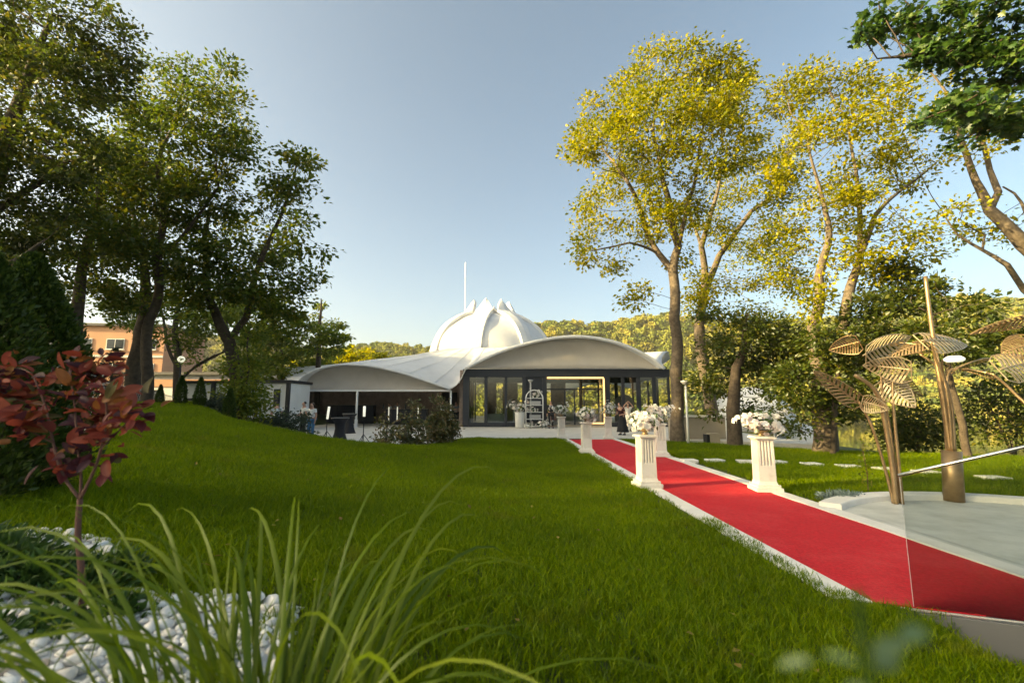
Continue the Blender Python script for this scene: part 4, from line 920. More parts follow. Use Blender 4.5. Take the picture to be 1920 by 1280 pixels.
# ================================================================== BACKGROUND BUILDINGS
def facade(name, label, loc, rz, w_, h_, d_, wallm, wins, roof=None, band=None):
    t = thing(name, label, 'building', loc, rz)
    mb = MB(); mb.box((0, d_ / 2, h_ / 2), (w_, d_, h_)); mb.build('wall', wallm, t)
    for (x, z, ww, wh) in wins:
        mb = MB(); mb.box((x, -.02, z), (ww, .10, wh)); wf = mb.build('window', M['white_panel'], t)
        mb = MB(); mb.box((x, -.05, z), (ww - .16, .08, wh - .16)); mb.build('pane', M['window_dark'], wf)
        mb = MB(); mb.box((x, -.08, z), (.06, .06, wh - .1)); mb.build('frame', M['white_panel'], wf)
        mb = MB(); mb.box((x, -.12, z - wh / 2 - .05), (ww + .2, .2, .07)); mb.build('sill', M['white_panel'], wf)
    if roof: mb = MB(); mb.box((0, d_ / 2, h_ + .15), (w_ + .8, d_ + .8, .3)); mb.build('roof', roof, t)
    if band:
        for zb, hb, mt in band: mb = MB(); mb.box((0, -.03, zb), (w_ + .04, .12, hb)); mb.build('band', mt, t)
    return t
c = at(185, 755, 55)
facade('apartment_block', 'peach apartment block with dark windows behind the left trees', (c.x - 1, 55, .4), .12, 15, 10.6, 9, M['peach_plaster'],
       [(x, z, 2.0, 1.3) for x in (-5.4, -1.6, 2.0, 5.6) for z in (2.2, 5.4, 8.4)], M['roof_grey'], [(6.9, .25, M['white_plaster']), (3.8, .25, M['white_plaster'])])
c = at(370, 755, 50)
facade('low_white_house', 'long low white house with peach band beyond the cabins', (c.x, 50, .5), .05, 17, 4.2, 7, M['white_plaster'],
       [(x, 1.9, 2.2, 1.5) for x in (-5.0, -1.5, 2.2, 5.6)], M['roof_grey'], [(3.3, .8, M['peach_plaster'])])
# white cabins with black frames
def cabin(label, pxa, pxb, Y, zt, wins, posts):
    a = at(pxa, 740, Y).x; b = at(pxb, 740, Y).x; z0 = max(0.0, float(ground_z((a + b) / 2, Y)))
    t = thing('white_cabin', label, 'cabin', ((a + b) / 2, Y, z0), 0, 'white cabins with black frames'); w_ = b - a; h = zt - z0
    mb = MB(); mb.box((0, 1.5, h / 2), (w_ - .1, 2.8, h - .1)); mb.build('wall', M['white_panel'], t)
    mb = MB(); mb.box((0, 1.5, h), (w_ + .1, 3.1, .18)); mb.build('roof_frame', M['black_paint'], t)
    for p in posts: mb = MB(); mb.box((at(p, 740, Y).x - (a + b) / 2, 0, h / 2), (.2, .2, h - .02)); mb.build('post', M['black_paint'], t)
    for pa, pb, za, zb in wins:
        xa, xb = at(pa, 740, Y).x - (a + b) / 2, at(pb, 740, Y).x - (a + b) / 2
        mb = MB(); mb.box(((xa + xb) / 2, .06, (za + zb) / 2 - z0), (xb - xa, .1, zb - za)); wf = mb.build('window', M['black_paint'], t)
        mb = MB(); mb.box(((xa + xb) / 2, .02, (za + zb) / 2 - z0), (xb - xa - .14, .08, zb - za - .14)); mb.build('pane', M['window_dark'], wf)
    return t
cabin('left white cabin with black frame and long dark windows behind the small thujas', 327, 452, 29.0, at(400, 716, 29).z, [(345, 382, .9, 1.95), (404, 432, .9, 1.95)], (329, 399, 450))
cabin('right white cabin with black frame and narrow dark door beside the canopy', 458, 543, 28.0, at(500, 715, 28).z, [(513, 524, .2, 2.5)], (460, 540))
# globe lamp among the trees
c = at(340, 672, 27); t = thing('globe_lamp', 'white globe street lamp among the left grove trunks', 'street lamp', (c.x, 27, .5))
mb = MB(); mb.tube([(0, 0, 0), (0, 0, c.z - .75)], [.06, .04], 8); mb.build('post', M['dark_metal'], t); mb = MB(); mb.lathe([(.02, -.2), (.11, -.16), (.18, -.07), (.2, .01), (.175, .1), (.1, .175), (.02, .2)], 18, (0, 0, c.z - .55)); mb.build('globe', M['globe_white'], t, smooth=True)
# wire fence at the left end of the lawn
t = thing('wire_fence', 'low wire mesh fence with sloping rails left of the cabins', 'fence', (0, 0, 0))
fa, fb = at(195, 716, 17.5), at(332, 745, 17.5); fp = [fa.lerp(fb, k / 3) for k in range(4)]
for p in fp: mb = MB(); mb.tube([(p.x, p.y, .3), (p.x, p.y, p.z)], .03, 6); mb.build('post', M['grey_metal'], t)
for dz in (0, -.45, -.9): mb = MB(); mb.tube([(fa.x, fa.y, fa.z + dz), (fb.x, fb.y, fb.z + dz)], .018, 6); mb.build('rail', M['grey_metal'], t)
mb = MB()
for k in range(46):
    p = fa.lerp(fb, k / 45)
    mb.tube([(p.x, p.y - .02, p.z), (p.x + .3, p.y - .02, p.z - 1.0)], .005, 3, False); mb.tube([(p.x, p.y - .03, p.z), (p.x - .3, p.y - .03, p.z - 1.0)], .005, 3, False)
mb.build('wire_mesh', M['grey_metal'], t)['kind'] = 'stuff'
# white pipe barrier behind the red bush
a, b = at(118, 692, 7.0), at(176, 700, 7.0)
t = thing('white_barrier', 'white pipe barrier with rounded ends behind the red-leaved bush', 'barrier', (0, 0, 0))
mb = MB(); mb.tube([a, b], .045, 10); mb.build('bar', M['white_metal'], t, smooth=True)
for p, r in ((a, .10), (b, .13)):
    mb = MB(); mb.lathe([(.02, -r), (r * .7, -r * .75), (r, -.02), (r * .95, r * .3), (r * .6, r * .85), (.02, r)], 14, p); mb.build('end_knob', M['white_metal'], t, smooth=True)
    mb = MB(); mb.tube([(p.x, p.y, p.z), (p.x, p.y, .7)], .03, 8); mb.build('post', M['white_metal'], t)
# white marquee roofs by the lake, seen between the right-hand trunks
for k, (px, py, Yd, wpx, hpx, lab) in enumerate([(1410, 805, 34, 150, 78, 'sunlit white domed marquee by the lake behind the low dark tree'), (1488, 832, 33, 100, 40, 'small white marquee by the lake just right of the front flowers')]):
    c = at(px, py, Yd); r = wpx / 2 / FPX * Yd; h = hpx / FPX * Yd; zg = -2.6
    t = thing('lake_marquee', lab, 'tent', (c.x, Yd, c.z), 0)
    mb = MB(); mb.lathe([(r, 0), (r * .97, h * .25), (r * .86, h * .52), (r * .66, h * .76), (r * .38, h * .93), (.03, h)], 32, fn=lambda a, z: 1 + .025 * abs(math.sin(4 * a))); mb.build('roof', M['membrane'], t, smooth=True)
    for j in range(8): a_ = j * math.pi / 4; mb = MB(); mb.tube([(r * .95 * math.cos(a_), r * .95 * math.sin(a_), .05), (r * .95 * math.cos(a_), r * .95 * math.sin(a_), -c.z - 6.5)], .06, 6); mb.build('post', M['white_metal'], t)
# low beige retaining wall with white coping right of the maple
c0, c1 = at(1283, 833, 20.6), at(1352, 838, 21.4)
t = thing('retaining_wall', 'low beige wall with white coping right of the maple trunk', 'wall', ((c0.x + c1.x) / 2, 21.0, 0))
mb = MB(); mb.box((0, .6, .35), (c1.x - c0.x + .6, .3, 1.3), .03); mb.build('wall', M['beige_plaster'], t); mb = MB(); mb.box((0, .6, 1.04), (c1.x - c0.x + .8, .42, .08), .03); mb.build('coping', M['white_stone'], t)
t = thing('utility_box', 'small pale box with dark side by the low beige wall', 'box', at(1340, 836, 19.4)); mb = MB(); mb.box((0, .1, .22), (.42, .4, .6)); mb.build('cabinet', M['beige_plaster'], t, bevel=.01); mb = MB(); mb.box((-.28, .1, .20), (.12, .38, .56)); mb.build('side_panel', M['black_paint'], t)
# pale lamp posts with flat caps
for px, pyt, pyb, lab in ((1291, 714, 832, 'pale lamp post with flat cap right of the maple trunk'), (995, 712, 799, 'grey lamp post with flat cap behind the arched rack')):
    b = gnd(px, pyb); ht = at(px, pyt, b.y).z
    if px == 995: b = Vector((at(995, 760, YF - .9).x, YF - .9, 0)); ht = at(995, 712, YF - .9).z
    t = thing('lamp_post', lab, 'street lamp', (b.x, b.y, 0)); k = b.y / 20
    mb = MB(); mb.tube([(0, 0, -.1), (0, 0, ht - .12)], [.055 * k ** .5, .042 * k ** .5], 10); mb.build('post', M['white_metal'] if px > 1000 else M['grey_metal'], t, smooth=True)
    mb = MB(); mb.lathe([(.04, -.16), (.09, -.14), (.19, -.03), (.19, 0), (.08, .03)], 16, (0, 0, ht)); mb.build('lamp_cap', M['grey_metal'], t, smooth=True)
# glass screen on the terrace at right of the pavilion
a, b = at(1203, 798, 27), at(1248, 798, 27)
t = thing('glass_screen', 'low clear glass screen on the terrace before the right-hand panes', 'glass screen', ((a.x + b.x) / 2, 27, 0)); w_ = b.x - a.x
mb = MB(); mb.add([(-w_ / 2, 0, .08), (w_ / 2, 0, .08), (w_ / 2, 0, 1.15), (-w_ / 2, 0, 1.15)], [(0, 1, 2, 3)]); mb.build('pane', M['rail_glass'], t); mb = MB(); mb.box((0, 0, .05), (w_, .08, .1)); mb.build('base_rail', M['steel'], t)

# ================================================================== COLUMNS AND FLOWERS
def column_parts():
    H = 0.98; parts = []
    mb = MB(); mb.box((0, 0, .035), (.46, .46, .07)); mb.box((0, 0, .0953), (.40, .40, .05)); mb.box((0, 0, .15), (.34, .34, .06), taper=.88); parts.append(('base', mb.mesh('base')))
    # square shaft with flutes cut into the upper two thirds of each face
    mb = MB(); w0, w1, z0, z1, zf = .300, .285, .1801, .93, .46; nf = 4; V = []; F = []
    def sect(z, depth):
        t = (z - z0) / (z1 - z0); hw = (w0 + (w1 - w0) * t) / 2; ring = []
        for s in range(4):
            loc = [(-hw, -hw)]; m = .035; pitch = (2 * hw - 2 * m) / nf
            for k in range(nf):
                a = -hw + m + k * pitch + pitch * .16; b = -hw + m + (k + 1) * pitch - pitch * .16
                loc += [(a, -hw), (a + .008, -hw + depth), (b - .008, -hw + depth), (b, -hw)]
            ca, sa = math.cos(s * math.pi / 2), math.sin(s * math.pi / 2)
            ring += [(x * ca - y * sa, x * sa + y * ca, z) for x, y in loc]
        return ring
    rings = [sect(z0, 0), sect(zf, 0), sect(zf + .02, .034), sect(z1 - .03, .034), sect(z1 - .012, 0), sect(z1, 0)]; n = len(rings[0])
    for r_ in rings: V += r_
    for i in range(len(rings) - 1):
        for k in range(n): k2 = (k + 1) % n; F.append((i * n + k, i * n + k2, (i + 1) * n + k2, (i + 1) * n + k))
    mb.add(V, F); parts.append(('shaft', mb.mesh('shaft')))
    mb = MB(); mb.box((0, 0, .942), (.31, .31, .022)); mb.box((0, 0, .968), (.38, .38, .028)); mb.box((0, 0, .988), (.34, .34, .012)); parts.append(('capital', mb.mesh('capital')))
    return parts
CP = column_parts()
def blossom_mesh(seed):
    "five or six cupped petals"
    g = np.random.default_rng(seed); V = []; F = []; npet = int(g.integers(5, 7))
    for k in range(npet):
        a = 2 * math.pi * k / npet + g.uniform(-.2, .2); L = g.uniform(.85, 1.1); w_ = .42; ca, sa = math.cos(a), math.sin(a); b = len(V); e = g.uniform(.2, .6)
        for (r, s, z) in ((0.05, 0, 0), (.45 * L, w_, .14 + e * .2), (.45 * L, -w_, .14 + e * .2), (.85 * L, w_ * .8, .30 * e), (.85 * L, -w_ * .8, .30 * e), (1.08 * L, 0, .12 * e - .05), (.5 * L, 0, .02)):
            V.append((r * ca - s * sa, r * sa + s * ca, z))
        F += [(b, b + 1, b + 6), (b, b + 6, b + 2), (b + 6, b + 1, b + 3), (b + 6, b + 4, b + 2), (b + 6, b + 3, b + 5), (b + 6, b + 5, b + 4)]
    me = np_mesh('blossom', V, F); me.materials.append(M['petal_white']); return me
BL = [blossom_mesh(k) for k in range(5)]
def arrangement(label, loc, n, rx, rz_, seed, group, bowl=True, size=.050, dirs=None):
    g = np.random.default_rng(seed); t = thing('flower_arrangement', label, 'flowers', loc, 0, group)
    if bowl:
        mb = MB(); mb.lathe([(.05, .0), (.07, .02), (.03, .04), (.09, .07), (.15, .10), (.155, .115), (.13, .11)], 16); mb.build('bowl', M['gold_metal'], t, smooth=True)
    cz = .13 + rz_ * .75 if bowl else rz_
    arms = unit(g.normal(size=(9, 3)) * np.array([1, 1, .7]) + np.array([0, 0, .35]))
    n = int(n * 1.45)
    for k in range(n):
        u = unit(g.normal(size=3)); r = g.uniform(.45, 1) ** .5
        if k % 3 == 0: u = unit(arms[k % 9] + .2 * g.normal(size=3)); r = g.uniform(.8, 1.75)
        p = np.array([u[0] * rx * r * 1.18, u[1] * rx * r * 1.18, cz + u[2] * rz_ * r]); p[2] = max(p[2], .02 if bowl else .03)
        if bowl and p[2] < .14 and math.hypot(p[0], p[1]) < .16: p[2] = .15
        d = Vector(unit(u + g.normal(size=3) * .35 + np.array([0, 0, .15])))
        s = size * g.uniform(.7, 1.3)
        link('blossom', BL[int(g.integers(5))], None, t, tuple(p), d.to_track_quat('Z', 'Y').to_euler(), s)
    m = n * 2; u = unit(g.normal(size=(m, 3))); pos = u * np.array([rx, rx, rz_]) * g.uniform(.2, .95, (m, 1)) + np.array([0, 0, cz])
    V, F = leaf_quads(pos, unit(u + g.normal(size=(m, 3)) * .5), g.uniform(.05, .12, m), g, width=.2)
    me = np_mesh('greenery', V, F, rnd=np.repeat(g.uniform(size=m), 2)); link('greenery', me, M['greenery'], t)['kind'] = 'stuff'
    return t
CG = 'white fluted columns along the red carpet'; FGp = 'white flower arrangements along the red carpet'
cols = [(1213, 912, .12, 'white fluted column at the left of the carpet, nearest the camera', 'large white bouquet on the nearest left-hand column', 95, .31, .20),
        (1435, 919, -.10, 'white fluted column at the right of the carpet, nearest the camera', 'large white bouquet on the nearest right-hand column', 95, .30, .19),
        (1100, 849, .06, 'white fluted column halfway along the left of the carpet', 'white bouquet on the column halfway along the left of the carpet', 75, .30, .21),
        (1239, 855, -.05, 'white fluted column halfway along the right of the carpet, by the maple', 'white bouquet with upright sprays on the column before the maple trunk', 75, .33, .22),
        (1053, 822, .1, 'white fluted column at the far left end of the carpet', 'round white bouquet on the far left column', 60, .30, .24),
        (1141, 822, -.1, 'white fluted column at the far right end of the carpet', 'white bouquet with trailing greenery on the far right column', 60, .32, .25)]
for k, (px, py, rz_, lab, flab, n, rx, rz2) in enumerate(cols):
    b = gnd(px, py, .03); b.z = .036
    t = thing('fluted_column', lab, 'column', b, rz_, CG)
    for nm, me in CP: link(nm, me, M['column_white'], t)
    arrangement(flab, (b.x, b.y, .036 + .995), n, rx, rz2, 300 + k, FGp)

# arched white shelf rack with flowers and a planter beside it
XR = lambda px, Y=YF - 1.3: at(px, 770, Y).x
rk = thing('arched_rack', 'white arched metal shelf rack before the pavilion glass', 'rack', (XR(1002), YF - 1.3, 0)); zt = at(1002, 731, YF - 1.3).z
hw = (XR(1018) - XR(986)) / 2
for yy in (-.22, .22):
    mb = MB(); pts = [(-hw, yy, 0), (-hw, yy, zt - hw)] + [(-hw * math.cos(a), yy, zt - hw + hw * math.sin(a)) for a in np.linspace(.15, math.pi - .15, 12)] + [(hw, yy, zt - hw), (hw, yy, 0)]
    mb.tube(pts, .032, 8); mb.build('arch_frame', M['white_metal'], rk, smooth=True)
for k in range(5):
    z = .12 + (zt - hw - .1) * k / 4; mb = MB(); mb.box((0, 0, z), (2 * hw, .46, .04)); mb.build('shelf', M['white_metal'], rk)
for k in range(5):
    z = .15 + (zt - hw - .1) * k / 4
    if k in (1, 3): mb = MB(); mb.box((.05, .08, z + .14), (hw * 1.3, .2, .24)); mb.build('crate', M['grey_metal'], rk)
RF = 'white flowers round the arched rack'
arrangement('white flowers heaped on the top shelf of the arched rack', (XR(1005), YF - 1.35, .15 + zt - hw - .1), 26, .26, .22, 320, RF, False, .07)
arrangement('white flowers trailing on the middle shelf of the arched rack', (XR(1000), YF - 1.4, .14 + (zt - hw - .1) / 2), 26, .34, .12, 321, RF, False, .07)
arrangement('white flowers on the floor at the right foot of the rack', (XR(1017, YF - 1.9), YF - 1.9, .0), 40, .42, .25, 322, RF, False, .075)
arrangement('white flowers on the floor at the left foot of the rack', (XR(991, YF - 1.9), YF - 1.9, .0), 26, .30, .18, 323, RF, False, .07)
t = thing('white_planter', 'tall white round planter left of the arched rack', 'planter', (XR(975), YF - 1.2, 0)); mb = MB(); mb.lathe([(.28, 0), (.31, .03), (.36, 1.0), (.38, 1.04), (.34, 1.05), (.32, .9)], 24); mb.build('pot', M['white_panel'], t, smooth=True)
arrangement('white bouquet filling the tall white planter', (XR(975), YF - 1.2, 1.0), 50, .48, .34, 324, RF, False, .08)
# flower stand inside, dark-potted bouquet behind the left panes
t = thing('flower_stand', 'slim pale flower stand inside the pavilion behind the left panes', 'stand', (at(963, 790, YF + 1.6).x, YF + 1.6, .06)); mb = MB(); mb.lathe([(.2, 0), (.2, .04), (.06, .1), (.05, 1.1), (.2, 1.2)], 16); mb.build('pedestal', M['grey_metal'], t, smooth=True)
arrangement('white bouquet on the stand inside the pavilion', (at(963, 790, YF + 1.6).x, YF + 1.6, 1.26), 40, .45, .35, 325, RF, False, .08)

# ================================================================== GOLD LEAF SCULPTURES
def leaf_part(parent, base, tip, width, roll, nsl=11, curl=.16, mat='gold_pale', square=True):
    "slatted metal leaf: midrib, rim and angled slats with gaps between"
    base = Vector(base); tip = Vector(tip); d = tip - base; L = d.length; d.normalize()
    s = d.cross(Vector((0, 0, 1))).normalized(); s = Matrix.Rotation(roll, 3, d) @ s; nr = s.cross(d).normalized()
    prof = lambda t: width * (min(1, t / .16) ** .5 if not square else min(1, .72 + t * 1.6)) * max(0, 1 - max(0, (t - .22) / .78) ** 1.7) ** .85
    def pt(t, v): return base + d * (L * t) + s * v - nr * (curl * L * (t - .35) ** 2 + .9 * v * v / width * .35) 
    o = MB(); o.tube([pt(t, 0) for t in np.linspace(-.02, 1, 12)], [.013] * 11 + [.005], 5); lf = o.build('leaf', M[mat], parent, smooth=True)
    edge = [pt(t, prof(t)) for t in np.linspace(0, 1, 18)] + [pt(t, -prof(t)) for t in np.linspace(1, 0, 18)]
    o = MB(); o.tube(edge + [edge[0]], .009, 5, False); o.build('leaf_rim', M[mat], lf)
    for sd in (1, -1):
        for k in range(nsl):
            t0 = .03 + .93 * k / nsl; sw = .93 / nsl * .50; adv = .16
            V = []
            for f in (0.0, .5, 1.0):
                tt = t0 + adv * f
                # width where the slanted slat meets the rim
                v = prof(min(tt, .995)) * f
                for e in (0, sw): V.append(pt(min(t0 + e + adv * f * (1 - t0 * .6), .998), sd * prof(min(t0 + e + adv * f * (1 - t0 * .6), .998)) * f))
            n0 = nr * .004
            W = [p + n0 for p in V] + [p - n0 for p in V]
            F = [(0, 1, 3, 2), (2, 3, 5, 4), (6, 8, 9, 7), (8, 10, 11, 9), (0, 2, 8, 6), (2, 4, 10, 8), (1, 7, 9, 3), (3, 9, 11, 5), (0, 6, 7, 1), (4, 5, 11, 10)]
            o = MB(); o.add(W, F); o.build('slat', M[mat], lf)
    return lf
def sculpture(name, label, base_px, Y, stems, leaves, sleeve=None):
    b = at(base_px, 900, Y); t = thing(name, label, 'sculpture', (b.x, Y, 0.006)); O = Vector(t.location)
    for pts, r0, r1 in stems:
        c = smooth_curve([at(px, py, Y + dy) - O for px, py, dy in pts], 18); c = [Vector(q) for q in c]
        mb = MB(); mb.tube(c, list(np.linspace(r0, r1, 18)), 10); mb.build('stem', M['gold_metal'], t, smooth=True)
    for (bx, by, bdy, tx, ty, tdy, w_, roll, mt) in leaves:
        leaf_part(t, at(bx, by, Y + bdy) - O, at(tx, ty, Y + tdy) - O, w_, roll, mat=mt)
    if sleeve:
        q0, q1, r = sleeve; a = at(*q0, Y) - O; c = at(*q1, Y) - O; a.z = 0
        mb = MB(); mb.tube([a, c], [r * 1.05, r], 20); mb.build('sleeve', M['gold_metal'], t, smooth=True)
    return t
Y = 7.78
sculpture('leaf_sculpture', 'slender gold metal stems with slatted leaves, left of the thick gold stem', 1683, Y,
          [([(1680, 946, 0), (1672, 870, 0), (1655, 770, 0), (1638, 728, 0), (1603, 703, 0)], .040, .030), ([(1676, 946, .05), (1660, 880, .1), (1635, 800, .15), (1610, 752, .2)], .026, .018), ([(1692, 946, 0), (1682, 840, 0), (1675, 760, 0), (1674, 712, 0)], .030, .020), ([(1688, 946, .06), (1668, 800, .1), (1655, 740, .12), (1652, 706, .12)], .022, .016)],
          [(1612, 757, .25, 1523, 690, .05, .16, .7, 'gold_metal'), (1617, 752, .1, 1668, 766, -.15, .16, -1.2, 'gold_pale'), (1711, 693, -.3, 1620, 683, .25, .24, 1.1, 'gold_pale'), (1617, 665, .0, 1700, 630, .15, .25, -1.15, 'gold_pale'), (1612, 640, .5, 1555, 655, .9, .20, 1.0, 'gold_metal'),
           (1652, 712, .15, 1716, 762, -.25, .24, 1.05, 'gold_pale'), (1655, 706, .3, 1722, 738, .8, .20, -.9, 'gold_metal')])
Y = 7.99
sc2 = sculpture('leaf_sculpture', 'thick gold metal stem with tall spike and slatted leaves on the plaza', 1788, Y,
          [([(1783, 850, 0), (1770, 760, 0), (1757, 680, 0), (1745, 600, 0), (1735, 518, 0)], .050, .028), ([(1776, 850, .05), (1768, 740, .1), (1757, 690, .12), (1725, 664, .2)], .026, .016), ([(1790, 850, .05), (1784, 760, .1), (1766, 690, .1), (1772, 672, 0)], .028, .02), ([(1786, 850, -.05), (1776, 740, -.1), (1764, 700, -.1), (1745, 640, -.3)], .024, .018),
           ([(1790, 850, .1), (1782, 770, .3), (1776, 710, .4), (1786, 690, .5)], .02, .014)],
          [(1733, 636, -.2, 1822, 640, .3, .24, .95, 'gold_pale'), (1735, 640, .4, 1660, 668, .7, .16, -.7, 'gold_metal'), (1742, 652, .5, 1665, 642, 1.0, .16, .5, 'gold_metal'), (1785, 692, .4, 1850, 668, .7, .16, -.6, 'gold_metal')],
          ((1789, 942), (1784, 845), .135))
O = Vector(sc2.location); c = at(1789, 673, Y - .2) - O; mb = MB(); mb.lathe([(.02, -.055), (.10, -.05), (.14, -.02), (.14, .01), (.09, .05), (.02, .055)], 20, c); mb.build('lamp_globe', M['globe_white'], sc2, smooth=True)
Y = 6.9
sculpture('leaf_sculpture', 'gold slatted leaves reaching in from the right edge of the picture', 1985, Y,
          [([(1985, 985, 0), (1975, 850, 0), (1965, 720, 0), (1940, 650, 0), (1925, 640, 0)], .045, .03), ([(1990, 985, .05), (1970, 760, .1), (1945, 690, .1), (1930, 676, 0)], .03, .02), ([(1982, 985, -.05), (1950, 800, 0), (1900, 735, .2), (1860, 700, .3)], .028, .016)],
          [(1935, 592, 0, 1815, 622, .3, .17, .5, 'gold_metal'), (1945, 640, 0, 1880, 660, .1, .26, -1.0, 'gold_metal'), (1880, 690, -.2, 1960, 672, .1, .24, 1.1, 'gold_pale'), (1860, 700, .3, 1805, 690, .8, .13, .5, 'gold_metal')])

# ================================================================== GLASS RAILING (near right)
p0 = gnd(1715, 1143); p1 = gnd(1920, 1168); d = (p1 - p0); d.normalize()
h0 = at(1678, 893, p0.y).z; h1 = at(1920, 850, p1.y).z; Lr = (p1 - p0).length; slope = (h1 - h0) / Lr
rl = thing('glass_railing', 'clear glass balustrade with thin steel handrail at the end of the carpet', 'railing', (p0.x, p0.y, 0)); LE = 2.3
def rp(s, z): return (d.x * s, d.y * s, z)
nn = Vector((-d.y, d.x, 0)) * .006
V = [Vector(rp(0, -.02)), Vector(rp(LE, -.02)), Vector(rp(LE, h0 + slope * LE)), Vector(rp(0, h0))]
mb = MB(); mb.add([tuple(v) for v in V], [(0, 1, 2, 3)]); mb.build('pane', M['rail_glass'], rl)
mb = MB(); mb.tube([rp(-.004, .0), rp(-.004, h0)], .0022, 6); mb.build('pane_edge', M['grey_metal'], rl)
mb = MB(); mb.tube([rp(-.01, h0 + .008), rp(LE, h0 + slope * LE + .008)], .013, 10); mb.build('handrail', M['steel'], rl, smooth=True)
an = math.atan2(d.y, d.x); mid = rp(LE / 2, 0)
mb = MB(); mb.box((mid[0] + d.y * .03, mid[1] - d.x * .03, -.15), (LE, .05, .30), an); mb.build('base_channel', M['roof_grey'], rl, bevel=.004)
mb = MB(); mb.box((mid[0] + d.y * .03, mid[1] - d.x * .03, .004), (LE, .018, .006), an); mb.build('channel_trim', M['steel'], rl)
# carpet continues to the right behind the glass

# ================================================================== PATIO FURNITURE
def cocktail_table(label, px, py, hpx):
    b = gnd(px, py); t = thing('cocktail_table', label, 'table', (b.x, b.y, 0), 0, 'black-draped standing tables'); H = hpx / FPX * b.y
    mb = MB(); mb.lathe([(.36, .0), (.33, .10), (.25, .38), (.215, .62), (.24, .82), (.33, .98), (.40, 1.06), (.41, 1.09)], 32, fn=lambda a, z: 1 + (.13 * math.cos(4 * a) if z < .05 else .08 * math.cos(4 * a) * max(0, 1 - z / .5)), cap=False); mb.build('stretch_cover', M['black_fabric'], t, smooth=True)
    mb = MB(); mb.lathe([(.41, 1.09), (.415, 1.105), (.41, 1.12), (.02, 1.122)], 32); mb.build('table_top', M['roof_grey'], t, smooth=False)
    t.scale = (H / 1.12,) * 3
cocktail_table('black-draped standing table nearer the lawn', 636, 828, 44)
cocktail_table('black-draped standing table further back by the canopy post', 654, 812, 36)
def light_stand(label, px, py, pyl, pyt, tilt):
    b = gnd(px, py); t = thing('light_stand', label, 'light stand', (b.x, b.y, 0), 0, 'tripod light stands on the patio'); zl = at(px, pyl, b.y).z; zt = at(px, pyt, b.y).z
    mb = MB(); mb.tube([(0, 0, .2), (0, 0, zl)], [.02, .014], 8); mb.build('pole', M['black_paint'], t)
    for k in range(3):
        a = k * 2.094 + .5; mb = MB(); mb.tube([(0, 0, .55), (.42 * math.cos(a), .42 * math.sin(a), .01)], .012, 6); mb.build('leg', M['black_paint'], t)
    mb = MB(); mb.tube([(0, 0, zl - .05), (tilt, 0, zt)], .045, 10); mb.build('light_tube', M['led_white'], t, smooth=True)
    mb = MB(); mb.box((tilt / 2 - .05, .04, (zl + zt) / 2), (.06, .05, zt - zl)); mb.build('light_back', M['black_paint'], t)
light_stand('tripod light stand with white tube by the two staff', 611, 834, 783, 762, .05)
light_stand('tripod light stand with white tube between the draped tables and the shrubs', 680, 843, 778, 761, 0)
b = gnd(662, 848); t = thing('round_plinth', 'low black round plinth on the patio beside the leftmost shrub', 'plinth', (b.x, b.y, 0)); mb = MB(); mb.lathe([(.40, 0), (.42, .03), (.42, .12), (.40, .15), (.02, .155)], 28); mb.build('drum', M['black_paint'], t); mb = MB(); mb.lathe([(.425, .05), (.43, .06), (.43, .08), (.425, .09)], 28, cap=False); mb.build('band', M['grey_metal'], t)
# long black bar under the canopy, with panelled front
def bar(label, pxa, pxb, Y, h, npan, top=True):
    a = at(pxa, 790, Y).x; b_ = at(pxb, 790, Y).x; t = thing('bar_counter', label, 'bar', ((a + b_) / 2, Y, 0), 0, 'black bar counters under the canopy'); w_ = b_ - a
    mb = MB(); mb.box((0, .3, h / 2), (w_, .55, h)); mb.build('carcass', M['black_paint'], t)
    for k in range(npan): mb = MB(); mb.box((-w_ / 2 + w_ * (k + .5) / npan, .0, h / 2 + .02), (w_ / npan - .06, .04, h - .2)); mb.build('front_panel', M['dark_metal'], t, bevel=.01)
    mb = MB(); mb.box((0, .28, h + .025), (w_ + .1, .7, .05)); mb.build('counter_top', M['roof_grey'], t)
bar('long black panelled bar at the left under the canopy', 612, 700, 37.5, 1.45, 9)
bar('shorter black bar at the right under the canopy where staff stand', 722, 800, 36.0, 1.15, 6)
for k, px in enumerate((729, 745, 784)):
    x = at(px, 780, 35.8).x; t = thing('light_tube', 'glowing white tube light fixed upright, %s along the right-hand bar' % ('leftmost', 'middle', 'rightmost')[k], 'light', (x, 35.75, 0), 0, 'tube lights on the bar')
    mb = MB(); mb.tube([(0, 0, .35), (0, 0, 1.35)], .04, 8); mb.build('tube', M['led_white'], t); mb = MB(); mb.lathe([(.14, 0), (.14, .03), (.03, .05), (.025, .35)], 12); mb.build('foot', M['black_paint'], t)
for k, (px, Y) in enumerate(((716, 35.9), (758, 35.8))):
    x = at(px, 780, Y).x; t = thing('bar_bottle', ('dark bottle standing at the left end of the right-hand bar', 'dark bottle standing near the middle of the right-hand bar')[k], 'bottle', (x, Y + .3, 1.2), 0, 'bottles on the bar')
    mb = MB(); mb.lathe([(.05, 0), (.055, .02), (.055, .26), (.02, .34), (.018, .44), (.02, .45)], 12); mb.build('body', M['window_dark'], t, smooth=True)
b = at(517, 790, 21); t = thing('buffet_table', 'dark table with pale top below the right-hand cabin', 'table', (b.x - .5, 21, 0)); mb = MB(); mb.box((0, 0, 1.0), (1.5, .7, .05)); mb.build('table_top', M['white_panel'], t)
for sx in (-.68, .68):
    for sy in (-.3, .3): mb = MB(); mb.box((sx, sy, .487), (.06, .06, .974)); mb.build('leg', M['black_paint'], t)
mb = MB(); mb.box((0, .32, .55), (1.3, .03, .8)); mb.build('back_panel', M['black_paint'], t)

